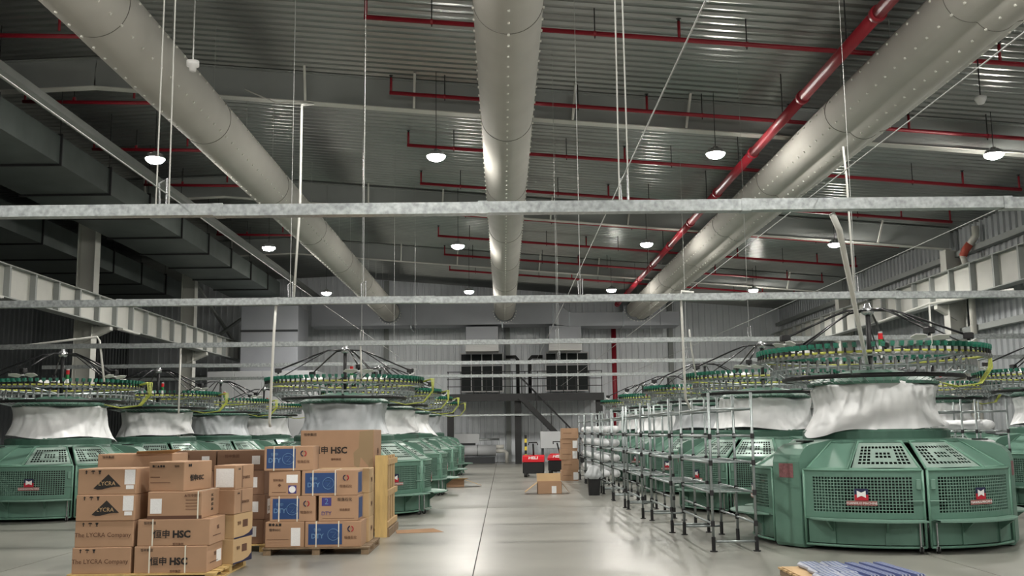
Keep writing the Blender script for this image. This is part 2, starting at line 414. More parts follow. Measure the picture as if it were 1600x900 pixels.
# ------------------------------------------------------------ sprinkler pipes
t = thing('sprinkler_main', 'thick red sprinkler main pipe running along the right fabric duct', 'pipe', (5.72, 0, 7.78))
y = 3
while y < 50.2:
    e = min(y+3.9, 50.4)
    MB().tube([(0, y, 0), (0, e, 0)], .105, 14).build('pipe_length', 'red_pipe', t, True)
    MB().tube([(0, e-.06, 0), (0, e+.06, 0)], .13, 14).build('coupling', 'red_pipe', t, True)
    MB().tube([(0, y+1.4, .1), (0, y+1.4, zroof(5.72)-7.78-.03)], .012, 5).build('hanger_rod', 'dark_rod', t)
    y = e
zb0 = 8.5
def branch(label, y, xa, xb, risers, hangers, zoff=0, group='sprinkler branches'):
    zz = lambda x: zroof(x)-.52+zoff
    t = thing('sprinkler_branch', label, 'pipe', (0, y, 0), group=group)
    MB().tube([(xa, 0, zz(xa)), (xb, 0, zz(xb))], .045, 8).build('pipe_run', 'red_pipe', t, True)
    for x in risers:
        r = MB().tube([(x, 0, zz(x)), (x, 0, zz(x)+.34)], .028, 7).build('riser', 'red_pipe', t, True)
        MB().lathe([(0, 0), (.03, .0), (.02, .03), (.05, .05), (0, .055)], 8).build('sprinkler_head', 'dark_rod', r, False, (x, 0, zz(x)+.34))
    for x in hangers:
        MB().tube([(x, 0, zz(x)-.09), (x, 0, zroof(x)-.03)], .012, 5).build('hanger_rod', 'dark_rod', t)
        MB().tube([(x-.02, 0, zz(x)), (x+.02, 0, zz(x))], .055, 8).build('clamp', 'red_pipe', t)
for k in range(8):
    y = 17.4+4.12*k
    branch('thin red sprinkler branch pipe reaching the right wall, %s row' % ORD[k], y, -2.4, 13.4, (-2.37, .72, 3.2, 6.0+.3, 8.9, 11.9, 13.35), (-1.2, 1.7, 4.4, 7.9, 10.6))
for k in range(7):
    y = 19.2+4.1*k
    branch('thin red sprinkler branch pipe above the left ducts, %s row' % ORD[k], y, -11.2, -6.9, (-11.15, -8.6), (-10.0, -7.7), .0)

# ------------------------------------------------------------ galvanized trunking above the machine rows
TZ = 3.3
def trunking(label, y, xa, xb, hang, z=TZ):
    t = thing('cable_trunking', label, 'trunking', (0, y, z), group='galvanized trunkings')
    x = xa; i = 0
    while x < xb-.01:
        e = min(x+2.02, xb); dz = .004*math.sin(i*2.1)
        m = MB(); m.box(x+.002, e-.002, -.05, .05, -.044+dz, .044+dz); m.build('trunking_length', 'zinc', t)
        MB().box(e-.035, e+.035, -.054, .054, -.049, .049).build('coupling', 'zinc', t)
        x = e; i += 1
    for x, dbl in hang:
        for s in ((-.03, .03) if dbl else (0,)):
            MB().tube([(x+s*1.3, s, .05), (x+s*.6, s, zroof(x)-z-.04)], .006 if dbl else .004, 5).build('hanging_wire', 'cable_white' if dbl else 'rope', t)
        MB().tube([(x-.02, 0, .05), (x-.03, .0, .22), (x+.03, 0, .26), (x+.03, 0, .05)], .008, 5).build('hook', 'chrome', t)
    return t
trunking('long galvanized cable trunking across the picture, nearest to the camera', 7.72, -6.2, 6.2, ((-2.6, 1), (.95, 1)))
trunking('galvanized cable trunking across the hall, second from the camera', 13.2, -11, 10, ((-1.8, 0), (1.02, 0), (4.62, 0), (-2.75, 0)))
trunking('galvanized cable trunking across the hall, third from the camera', 19.6, -11.4, 12, ((-2.7, 0), (1.05, 0), (4.75, 0)))
trunking('galvanized cable trunking across the hall, fourth from the camera', 25.5, -11.4, 13, ((-2.7, 0), (1.4, 0), (4.6, 0)))
trunking('galvanized cable trunking across the hall, fifth from the camera', 31.6, -11.4, 13, ((-2.7, 0), (4.6, 0)))
trunking('low galvanized tray rail in front of the back wall', 51.175, -3.2, 5.0, (), 2.4)
for lab, x in (('left of the aisle', -2.57), ('over the middle of the aisle', .9), ('right of the aisle above the racks', 2.49), ('above the right machine row', 4.26)):
    t = MB().tube([(x, -2, TZ+.16), (x, 12, TZ+.13), (x, 26, TZ+.16), (x, 44, TZ+.2)], .0045, 5).build('wire_rope', 'rope')
    tag(t, 'taut thin steel wire rope running lengthwise %s' % lab, 'cable', 'wire ropes')
    # anchored to the building behind and ahead
def conduit(label, pts, r=.014, mname='cable_white', grp='white conduits'):
    return tag(MB().tube(pts, r, 7).build('conduit', mname, None, True), label, 'conduit', grp)
conduit('white conduit slanting down from nearest trunking to the foremost right machine', [(2.56, 7.75, 3.24), (2.62, 7.78, 3.12), (5.36, 15.0, 2.42)], .025)
conduit('white conduit looping from the roof beam down to the second trunking at left', [(-5.6, 21.7, 9.1), (-4.9, 21.7, 8.78), (-4.2, 21.6, 8.76), (-3.2, 17, 7.2), (-2.68, 13.4, 6.0), (-2.64, 13.2, 5.8), (-2.64, 13.2, 4.6), (-2.70, 13.2, 3.36)], .016)
conduit('white conduit rising from the second trunking by the right machine row', [(4.60, 13.2, 3.3), (4.58, 13.2, 4.9), (4.56, 13.2, 5.3)], .014)
conduit('white drop pole from the second trunking above the blue printed cartons', [(-2.93, 13.2, 3.26), (-2.96, 13.25, 2.9), (-3.05, 13.5, 1.75), (-3.05, 13.55, 1.70)], .018)
conduit('white drop pole beside the rack right of the aisle', [(2.5, 13.2, 3.36), (2.34, 13.2, 3.38), (2.33, 13.2, 3.3), (2.36, 13.3, 2.0), (2.5, 13.76, 1.88)], .016)
conduit('white drop pole in front of the left column', [(-9.4, 19.6, 3.3), (-7.75, 19.6, 3.48), (-7.7, 19.6, 3.4), (-7.62, 19.7, 2.62)], .02)
conduit('white drop pole left of the second left machine', [(-6.15, 19.6, 3.25), (-6.15, 19.6, 2.0)], .018)
conduit('white drop pole behind the largest printed carton', [(-2.72, 19.6, 3.25), (-2.70, 19.65, 2.62)], .018)
conduit('white drop pole above the second machine of the right row', [(3.6, 19.6, 3.5), (3.62, 19.6, 3.2), (3.75, 19.9, 2.62)], .016)
conduit('white wiring drop beside the foremost right machine', [(6.62, 15.7, 2.65), (6.62, 15.7, 3.5)], .014)
conduit('white tube rail sloping above the foremost right machine', [(6.0, 16.2, 3.25), (6.62, 15.7, 3.48), (7.6, 15.0, 3.6)], .02)
# small detector on its stem by the left duct
t = thing('ceiling_detector', 'small white detector on a stem beside the left fabric duct', 'detector', (-4.2, 13.5, 6.62))
MB().lathe([(0, -.09), (.045, -.09), (.05, -.03), (.085, -.02), (.085, .05), (.03, .07), (0, .07)], 14).build('detector_body', 'white_paint', t, True)
MB().tube([(0, 0, .06), (0, 0, zroof(-4.2)-6.65)], .012, 6).build('stem', 'rope', t)
t = thing('ceiling_detector', 'small white camera dome hanging right of the wide fabric duct', 'detector', (8.4, 17.2, 7.25))
MB().lathe([(0, -.1), (.06, -.08), (.1, 0), (.1, .04), (.03, .07), (0, .07)], 14).build('detector_body', 'white_paint', t, True)
MB().tube([(0, 0, .06), (0, 0, zroof(8.4)-7.28)], .012, 6).build('stem', 'dark_rod', t)
# drain pipe on the right wall
t = thing('drain_pipe', 'white plastic rain pipe with a reddish elbow on the right wall', 'pipe', (0, 0, 0))
MB().tube([(14.75, 31.2, 7.75), (14.75, 31.2, 7.45), (14.6, 31.3, 7.2)], .11, 10).build('upper_length', 'pvc', t, True)
MB().tube([(14.6, 31.3, 7.22), (14.5, 31.4, 7.05), (14.4, 31.4, 6.85)], .12, 10).build('elbow', 'pvc_red', t, True)
MB().tube([(14.4, 31.4, 6.85), (14.5, 31.5, 6.65), (14.62, 31.5, 6.3), (14.62, 31.5, 0)], .10, 10).build('down_length', 'pvc', t, True)

# ------------------------------------------------------------ back of the hall: mezzanine, windows, chiller
BK = len(C.objects)
t = thing('mezzanine', 'dark steel mezzanine platform with railing below the supply plenum', 'platform', (0, 0, 0))
MB().box(-2.6, 4.6, 46.9, 49.9, 3.1, 3.26).build('deck', 'rib_dark', t)
MB().box(-2.6, 4.6, 46.8, 46.92, 2.95, 3.3).build('edge_beam', 'black', t)
for x in (-2.4, .68, 4.4):
    MB().box(x-.15, x+.15, 47.0, 47.3, 0, 3.1).build('leg', 'black', t)
for z in (3.65, 4.0, 4.35): MB().tube([(-2.55, 46.95, z), (4.55, 46.95, z)], .02, 6).build('rail', 'dark_rod', t)
pm = MB().tube([(0, 46.95, 3.2), (0, 46.95, 4.37)], .02, 6).mesh('rail_post', 'dark_rod')
for i in range(13): put('rail_post', pm, t, (-2.5+i*.585, 0, 0))
for n, (xa, xb) in enumerate(((-2.03, .02), (2.08, 4.14))):
    wn = MB().box(xa+.04, xb-.04, 49.55, 49.75, 3.55, 5.3).build('window_%d' % (n+1), 'window_dark'); struct(wn)
    for i in range(5):
        x = xa+(xb-xa)*i/4; MB().box(x-.018, x+.018, 49.51, 49.78, 3.5, 5.35).build('window_frame', 'white_paint', wn)
    for z in (3.5, 4.75, 5.35): MB().box(xa-.03, xb+.03, 49.49, 49.79, z-.02, z+.02).build('window_frame', 'white_paint', wn)
for i, (xa, xb) in enumerate(((.15, .72), (1.92, 1.3))):
    tag(MB().tube([(xa, 49.1, 5.12), (xb-(.1 if xb > xa else -.1), 49.1, 5.12), (xb, 49.1, 5.0), (xb, 49.1, 3.27)], .085, 9).build('black_pipe', 'black', None, True), 'insulated black pipe bending down onto the mezzanine, %s of the pair' % ('left', 'right')[i], 'pipe', 'black pipes on the mezzanine')
tag(MB().tube([(5.4, 49.5, .0), (5.4, 49.5, 6.9)], .12, 10).build('riser_pipe', 'red_pipe', None, True), 'vertical red riser pipe on the back wall', 'pipe')
t = thing('steel_stair', 'dark steel stair descending from the mezzanine to the floor', 'stair', (0, 0, 0))
for y in (46.0, 46.75):
    MB().beam((.75, y, 3.15), (3.6, y, .08), .04, .22).build('stringer', 'black', t)
    MB().tube([(.75, y, 4.1), (3.6, y, 1.0)], .02, 6).build('handrail', 'dark_rod', t)
    for q in range(5):
        x = .85+q*.66; z = 3.15-(x-.75)*3.07/2.85
        MB().tube([(x, y, z), (x, y, z+.95)], .015, 5).build('baluster', 'dark_rod', t)
st = MB().box(-.14, .14, 46.02, 46.73, -.02, .02).mesh('tread', 'rib_dark')
for q in range(14): put('tread', st, t, (.95+q*.198, 0, 2.9-q*.213))
t = thing('hazard_post', 'yellow and black striped post by the stair foot', 'post', (.95, 44.2, 0))
for q in range(8): MB().box(-.05, .05, -.05, .05, q*.17, q*.17+.17).build('stripe_band', ('hazard_yellow', 'black')[q % 2], t)
t = thing('chiller', 'horizontal grey chiller barrel with white pipe elbows by the back wall', 'chiller', (0, 48.2, 0))
MB().tube([(-3.4, 0, .62), (-.35, 0, .62)], .27, 20).build('barrel', 'panel_grey', t, True)
for x in (-2.4, -1.2): MB().tube([(x-.02, 0, .62), (x+.02, 0, .62)], .285, 20).build('band', 'zinc', t, True)
MB().box(-3.3, -.4, -.25, .25, 0, .3).build('skid', 'rib_dark', t)
MB().tube([(-.35, 0, .58), (.05, 0, .58), (.15, 0, .5), (.15, 0, .02)], .09, 10).build('outlet_pipe', 'pvc', t, True)
MB().tube([(-.35, 0, .78), (.02, 0, .8)], .1, 10).build('inlet_pipe', 'pvc', t, True)
MB().tube([(-1.6, .1, .88), (-1.6, .1, 1.15), (-.2, .1, 1.15)], .05, 8).build('line_pipe', 'zinc', t, True)
MB().box(-2.3, -1.12, -.2, .15, .98, 1.42).build('control_panel', 'panel_grey', t)
MB().box(-2.0, -1.3, -.1, .1, .86, .98).build('panel_stand', 'rib_dark', t)
t = thing('wall_cabinet', 'white equipment cabinet standing right of the stair', 'cabinet', (2.3, 45.0, 0))
MB().cbox(-.7, .7, -.2, .2, .75, 1.5, .01).build('cabinet_body', 'panel_grey', t)
for x in (-.6, .6): MB().box(x-.05, x+.05, -.1, .1, 0, .75).build('leg', 'rib_dark', t)
for o in list(C.objects)[BK:]:
    if o.parent: continue
    hi = o.name.startswith(('window', 'black_pipe'))
    o.scale = (1.09, 1.09, 1.09 if hi else 1.045); o.location = (o.location.x*1.09, o.location.y*1.09, -.144 if hi else o.location.z)
t = thing('air_handling_unit', 'large plain grey air handling unit behind the left machines', 'machine', (0, 45.2, 0))
for i in range(4):
    MB().cbox(-13.0+i*1.2+.005, -11.8+i*1.2-.005, 0, 3, .1, 4.35, .015).build('casing_panel', 'panel_grey', t)
MB().box(-12.95, -8.25, .05, 2.95, 0, .1).build('base_frame', 'rib_dark', t)
t = thing('air_handling_unit', 'tall grey air unit casing high on the left back wall', 'machine', (0, 46.5, 0))
MB().cbox(-11.9, -9.3, 0, 2.5, 4.35, 7.4, .02).build('casing_panel', 'plenum', t)
MB().box(-11.9, -9.3, -.02, 0, 6.2, 6.3).build('casing_seam', 'rib_dark', t)

# ------------------------------------------------------------ circular knitting machines
def P(r, a, z): return (r*math.cos(a), r*math.sin(a), z)
MM = {}
RD = 1.78
def machine_meshes():
    # pillar: radial profile, pointing along +X
    prof = [(.95, .02), (1.30, .02), (1.30, .06), (1.58, .06), (1.58, .02), (1.76, .02), (1.78, .06), (1.78, 1.14), (1.75, 1.24), (1.68, 1.32), (1.58, 1.37), (1.1, 1.44), (.95, 1.44)]
    MM['pillar'] = MB().prism(prof, -.25, .25).mesh('pillar', 'green')
    m = MB(); m.box(1.781, 1.787, -.13, .13, .93, 1.12); MM['plate'] = m.mesh('warning_plate', 'plate_red')
    m = MB(); m.box(1.3, 1.5, -.07, .07, 1.405, 1.425); MM['slot'] = m.mesh('slot_cover', 'black')
    # inner drum and base
    m = MB(); m.lathe([(1.62, .05), (1.62, .13), (.6, .13), (.6, .3), (.95, .5), (1.0, .95), (.8, 1.3), (1.0, 1.36)], 36); MM['drum'] = m.mesh('base_drum', 'machine_inner')
    m = MB(); m.lathe([(0, 1.40), (1.16, 1.37), (1.20, 1.39), (1.16, 1.43), (1.02, 1.44), (1.02, 1.54), (.98, 1.57), (0, 1.57)], 36); MM['bed'] = m.mesh('bed_ring', 'green_dark')
    # door leaf between 1 and 50.5 degrees (mirrored for the other leaf)
    for sgn, key in ((1, 'a'), (-1, 'b')):
        A = lambda d: rad(d*sgn)
        a0, a1 = sorted((A(1.0), A(50.5))); w0, w1 = sorted((A(5.2), A(46.3)))
        m = MB()
        m.arcplate(RD-.008, RD, a0, a1, .96, 1.03, 10); m.arcplate(RD-.008, RD, a0, a1, .43, .50, 10)
        m.arcplate(RD-.008, RD, min(A(1.0), A(5.2)), max(A(1.0), A(5.2)), .50, .96, 2); m.arcplate(RD-.008, RD, min(A(46.3), A(50.5)), max(A(46.3), A(50.5)), .50, .96, 2)
        m.arcplate(RD-.03, RD-.022, min(A(2), A(49.5)), max(A(2), A(49.5)), .10, .40, 10)
        m.arcplate(RD-.022, RD, min(A(15), A(17)), max(A(15), A(17)), .10, .40, 1); m.arcplate(RD-.022, RD, min(A(37), A(39)), max(A(37), A(39)), .10, .40, 1)
        MM['leaf'+key] = m.mesh('door_panel', 'green')
        m = MB()
        for z in (.075, 1.045): m.tube([P(RD, a0+(a1-a0)*i/10, z) for i in range(11)], .018, 6)
        m.tube([P(RD, a0+(a1-a0)*i/10, .415) for i in range(11)], .012, 6)
        for a in (a0, a1): m.tube([P(RD, a, .075), P(RD, a, 1.045)], .018, 6)
        MM['frame'+key] = m.mesh('door_frame', 'green_tube', True)
        m = MB(); nc, nr = 30, 12; bw = .0055
        for i in range(nc+1):
            a = w0+(w1-w0)*i/nc; da = bw/RD
            m.add([P(RD-.004, a-da, .50), P(RD-.004, a+da, .50), P(RD-.004, a+da, .96), P(RD-.004, a-da, .96), P(RD-.014, a, .50), P(RD-.014, a, .96)], [(0, 1, 2, 3), (1, 4, 5, 2), (4, 0, 3, 5)])
        for j in range(nr+1):
            z = .50+.46*j/nr; vs = []; n = 14
            for i in range(n+1):
                a = w0+(w1-w0)*i/n; vs += [P(RD-.005, a, z-bw), P(RD-.005, a, z+bw), P(RD-.014, a, z)]
            m.add(vs, [(3*i, 3*i+3, 3*i+4, 3*i+1) for i in range(n)]+[(3*i+1, 3*i+4, 3*i+5, 3*i+2) for i in range(n)])
        MM['grille'+key] = m.mesh('grille', 'green_grille')
        # tray shelf, wing shaped
        m = MB(); vs = []; n = 12
        for i in range(n+1):
            q = i/n; a = A(2+46*q); ro = RD+.03+.30*math.sin(PI*min(1, .12+.88*q)**.8)**.6 if q < .98 else RD+.03
            vs += [P(RD, a, .405), P(ro, a, .405), P(ro, a, .425), P(RD, a, .425)]
        m.add(vs, [(4*i+k, 4*i+(k+1) % 4, 4*i+4+(k+1) % 4, 4*i+4+k) for i in range(n) for k in range(4)])
        MM['tray'+key] = m.mesh('tray', 'green_grille')
        for bk, d in ((0, 16), (1, 38)):
            m = MB()
            m.add([P(RD-.02, A(d-.4), .40), P(RD+.2, A(d-.4), .40), P(RD-.02, A(d-.4), .24), P(RD-.02, A(d+.4), .40), P(RD+.2, A(d+.4), .40), P(RD-.02, A(d+.4), .24)], [(0, 1, 2), (5, 4, 3), (0, 3, 4, 1), (1, 4, 5, 2), (0, 2, 5, 3)])
            MM['brk%d%s' % (bk, key)] = m.mesh('tray_bracket', 'green')
        # latch + bolt
        m = MB(); p = P(RD+.012, A(3), .87); m.cbox(p[0]-.02, p[0]+.02, p[1]-.028, p[1]+.028, .80, .93, .006)
        m.tube([P(RD+.02, A(1.2), .655), P(RD+.02, A(8), .655)], .009, 6)
        MM['latch'+key] = m.mesh('latch', 'green_grille')
        # caster on stem
        m = MB(); p = P(RD+.01, A(3.4), 0)
        m.tube([(p[0], p[1], .085), (p[0], p[1], .38)], .012, 6, 0)
        m.tube([(p[0]-.0, p[1]-.014, .042), (p[0], p[1]+.014, .042)], .042, 12, 1)
        m.box(p[0]-.02, p[0]+.02, p[1]-.024, p[1]-.018, .03, .09, 0); m.box(p[0]-.02, p[0]+.02, p[1]+.018, p[1]+.024, .03, .09, 0)
        MM['caster'+key] = m.mesh('caster', ['chrome', 'rubber'])
        # upper sloped guards: perforated and solid
        def slope(a, q): r = 1.74-.56*q; return P(r, A(a), 1.06+.34*q)
        def edge(d0, d1, mm, r=.018):
            # top edge narrower in angle
            c0 = 1.0; t0, t1 = d0+(25-d0)*.06, d1+(25-d1)*.06
            mm.tube([slope(d0, 0), slope(t0, 1), slope(t1, 1), slope(d1, 0), slope(d0, 0)], r, 6)
        m = MB(); edge(1.2, 30, m); edge(31, 49.5, m); MM['gframe'+key] = m.mesh('guard_frame', 'green_tube', True)
        m = MB(); n = 14; nv = 8
        def cell(i, j): return slope(1.8+27.4*i/n, .04+.92*j/nv)
        # lattice of holes with a square band in the middle
        for i in range(n):
            for j in range(nv):
                band = (4 <= i <= 9 and 2 <= j <= 5) and not (5 <= i <= 8 and 3 <= j <= 4)
                rim = i == 0 or i == n-1 or j == 0 or (j == nv-1)
                q = [Vector(cell(i, j)), Vector(cell(i+1, j)), Vector(cell(i+1, j+1)), Vector(cell(i, j+1))]
                if band or rim: m.add(q, [(0, 1, 2, 3)]); continue
                ce = sum(q, Vector())/4; iq = [ce+(v-ce)*.68 for v in q]
                m.add(q+iq, [(0, 1, 5, 4), (1, 2, 6, 5), (2, 3, 7, 6), (3, 0, 4, 7)])
        # back lip for thickness
        MM['perf'+key] = m.mesh('perforated_plate', 'plate_light')
        m = MB(); sl = [Vector(slope(31.5, .02)), Vector(slope(49, .02)), Vector(slope(49, .98)), Vector(slope(31.5, .98))]
        m.add(sl+[v-Vector((0, 0, .012)) for v in sl], [(0, 1, 2, 3), (7, 6, 5, 4), (0, 4, 5, 1), (1, 5, 6, 2), (2, 6, 7, 3), (3, 7, 4, 0)])
        MM['solid'+key] = m.mesh('guard_plate', 'green')
    # emblem (local: faces +X, at origin)
    m = MB(); m.box(0, .006, -.085, .085, 0, .075, 1); m.box(0, .006, -.085, .085, .075, .15, 0)
    bt = [(-.055, .035), (0, .06), (.055, .035), (.055, .125), (0, .10), (-.055, .125)]
    m.prism(bt, .006, .010, lambda x, y, z: (y, x, z), 2)
    MM['emblem'] = m.mesh('emblem', ['navy', 'badge_red', 'badge_white'])
    MM['banner'] = MB().box(0, .005, -.19, .19, -.065, -.006).mesh('name_banner', 'badge_banner')
    MM['lettering'] = text_mesh('YUANHUO MACHINE', .040, 'badge_white', .002)
    # top: cone, mast, hub, rings
    MM['cone'] = MB().lathe([(0, 2.44), (.35, 2.42), (.8, 2.30), (.92, 2.24), (.92, 2.20), (0, 2.20)], 28).mesh('top_cover', 'green_dark')
    MM['core'] = MB().lathe([(.45, 1.57), (.5, 1.7), (.62, 1.75), (.62, 2.0), (.5, 2.1), (.5, 2.2)], 24).mesh('cylinder_core', 'duct_metal')
    MM['mast'] = MB().tube([(0, 0, 2.3), (0, 0, 3.3)], .038, 10).mesh('mast', 'black', True)
    MM['hub'] = MB().lathe([(0, 3.42), (.035, 3.42), (.05, 3.36), (.09, 3.34), (.09, 3.27), (.05, 3.24), (0, 3.24)], 14).mesh('hub', 'chrome', True)
    def ring(R, z, r, key, nm, mt, n=56):
        lst = [P(R, 2*PI*i/n, z) for i in range(n)]
        m = MB(); m.tube(lst+[lst[0]], r, 6, cap=False); MM[key] = m.mesh(nm, mt, True)
    ring(1.58, 2.60, .020, 'ring1', 'yarn_tube_ring', 'yarn_yellow'); ring(1.56, 2.555, .016, 'ring2', 'carrier_ring', 'zinc_pipe')
    ring(1.42, 2.42, .018, 'ring3', 'lower_carrier_ring', 'zinc_pipe'); ring(1.25, 2.30, .035, 'ring4', 'feeder_rail', 'black')
    m = MB()
    for i in range(6):
        a = rad(30+60*i); m.tube([P(.05, a, 2.46), P(1.56, a, 2.555)], .016, 6); m.tube([P(1.25, a, 2.30), P(1.42, a, 2.42), P(1.56, a, 2.55)], .012, 6)
    MM['spokes'] = m.mesh('spokes', 'zinc_pipe')
    MM['post'] = MB().tube([P(.66, 0, 1.56), P(.66, 0, 2.22), P(.9, 0, 2.34), P(1.25, 0, 2.33)], .03, 8).mesh('ring_post', 'green_dark')
    # one feeder (pointing +X)
    def feeder(m, R, a, z, big):
        ca, sa = math.cos(a), math.sin(a)
        f = lambda x, y, zz: (R*ca+x*ca-y*sa, R*sa+x*sa+y*ca, z+zz)
        for x0, x1, y0, y1, z0, z1, mi in ((-.05, .05, -.022, .022, .03, .055, 0), (-.02, .055, -.026, .026, .055, .095, 0), (.015, .04, -.012, .012, -.04, .03, 1), (.0, .055, -.02, .02, -.075, -.04, 2)):
            vs = [f(x, y, zz) for zz in (z0, z1) for y in (y0, y1) for x in (x0, x1)]
            m.add(vs, [(0, 2, 3, 1), (4, 5, 7, 6), (0, 1, 5, 4), (2, 6, 7, 3), (0, 4, 6, 2), (1, 3, 7, 5)], mi)
    m = MB(); feeder(m, 0, 0, 0, 1); MM['feeder'] = m.mesh('yarn_feeder', ['feeder_green', 'black', 'spool'])
    m = MB(); feeder(m, 0, 0, 0, 1); MM['feeder_b'] = m.mesh('yarn_feeder', ['feeder_blue', 'black', 'spool'])
    NF = 84
    m = MB()
    for i in range(NF): feeder(m, 1.58, 2*PI*i/NF, 2.63, 1)
    MM['feeders'] = m.mesh('yarn_feeders', ['feeder_green', 'black', 'spool'])
    m = MB()
    for i in range(60):
        a = 2*PI*i/60; m.tube([P(1.42, a, 2.43), P(1.42, a, 2.52)], .02, 6); m.tube([P(1.42, a, 2.36), P(1.42, a, 2.42)], .026, 6, 1)
        m.tube([P(1.25, a, 2.30), P(.95, a+.05, 2.22)], .004, 3, 1)
    MM['spools'] = m.mesh('yarn_spools', ['spool', 'zinc_pipe'])
    # arm with fan (pointing +X), plain rod
    m = MB(); m.tube([(.06, 0, 3.31), (.35, 0, 3.30), (.62, 0, 3.20), (1.32, 0, 2.90)], .017, 7); MM['arm'] = m.mesh('fan_arm', 'black_gloss', True)
    m = MB(); m.tube([(.06, .05, 3.31), (.4, .08, 3.28), (.8, .1, 3.05), (1.45, .1, 2.66)], .011, 6); MM['rod'] = m.mesh('stay_rod', 'black_gloss', True)
    m = MB(); m.cbox(1.28, 1.42, -.05, .05, 2.84, 2.93, .012); m.tube([(1.35, 0, 2.84), (1.35, 0, 2.80)], .02, 8); MM['motor'] = m.mesh('fan_motor', 'black')
    m = MB(); m.lathe([(0, 2.81), (.035, 2.81), (.035, 2.785), (0, 2.785)], 10, cx=1.35)
    for s in (1, -1):
        vs = [(1.35, .02*s, 2.80), (1.41, .10*s, 2.83), (1.42, .27*s, 2.83), (1.35, .31*s, 2.79), (1.29, .13*s, 2.76)]
        vs2 = [(x, y, z-.008) for x, y, z in vs]
        m.add(vs+vs2, [(0, 1, 2, 3, 4), (9, 8, 7, 6, 5)]+[(i, i+5, (i+1) % 5+5, (i+1) % 5) for i in range(5)])
    MM['blades'] = m.mesh('fan_blades', 'fan_white')
    m = MB()
    for z0, z1, mi in ((2.62, 2.72, 2), (2.72, 2.80, 2), (2.80, 2.89, 1), (2.895, 2.985, 0), (2.985, 3.01, 3)):
        m.tube([(0, 0, z0), (0, 0, z1)], .035 if z0 > 2.7 else .014, 10, mi)
    MM['signal'] = m.mesh('signal_tower', ['signal_red', 'signal_green', 'badge_white', 'lamp_body'])
    m = MB()
    for i in range(4):
        o = i*.05
        m.tube([(1.60, .1+o, 2.64), (1.78+o*.3, .12+o, 2.70), (1.80, .14+o, 2.45), (1.62, .10+o, 2.22), (1.25, .02+o, 2.17), (.95, -.05, 2.24)], .010, 5)
    MM['hoses'] = m.mesh('air_hoses', 'hose_yellow', True)
machine_meshes()

def film_mesh(seed, mname, flare=.1):
    rnd = random.Random(seed); n, k = 120, 22; m = MB(); vs = []
    ph = [rnd.uniform(0, 6.28) for _ in range(6)]
    zt = [2.22+.03*math.sin(2*2*PI*i/n+ph[0])+.02*math.sin(5*2*PI*i/n+ph[1]) for i in range(n)]
    zb = [1.575+.05*max(0, math.sin(2*PI*i/n+ph[2]))+.02*math.sin(4*2*PI*i/n+ph[3]) for i in range(n)]
    for j in range(k+1):
        q = j/k
        for i in range(n):
            a = 2*PI*i/n; z = zb[i]+(zt[i]-zb[i])*q
            body = .84+flare*(1-q)**3+.05*q*q
            sa_ = a+.35*q*math.sin(3*a+ph[0]); w = .012*math.sin(11*a+2*q+ph[4])*(.3+q)+.05*noise.noise((math.cos(a)*2.6+seed, math.sin(a)*2.6, q*1.2))+.03*noise.noise((math.cos(sa_)*9+seed, math.sin(sa_)*9, q*1.0))+.016*abs(noise.noise((math.cos(sa_)*20+seed, math.sin(sa_)*20, q*1.6)))
            # pillow between ties
            body += .05*math.sin(PI*q)*math.sin(2*a+ph[5])-.015*math.sin(PI*q)**2
            fl_ = math.exp(-((a-ph[2]+PI) % (2*PI)-PI)**2/.12); r = body+w+.20*fl_*(1-q)**2; z -= .13*fl_*(1-q)**2
            if j == k: r -= .06
            vs.append((r*math.cos(a), r*math.sin(a), z))
    m.add(vs, [(j*n+i, j*n+(i+1) % n, (j+1)*n+(i+1) % n, (j+1)*n+i) for j in range(k) for i in range(n)])
    # hem rolled inward at the top
    vs = [((.72+.05*noise.noise((i*.3, seed, 1)))*math.cos(2*PI*i/n), (.72+.05*noise.noise((i*.3, seed, 1)))*math.sin(2*PI*i/n), zt[i]+.035) for i in range(n)]
    o = len(m.v)-n; m.v += vs; m.f += [(o+i, o+(i+1) % n, o+n+(i+1) % n, o+n+i) for i in range(n)]; m.mi += [0]*n
    return m.mesh('plastic_wrap', mname, True)
films = [film_mesh(3, 'film', .12), film_mesh(11, 'film', .16), film_mesh(23, 'film_grey', .10)]

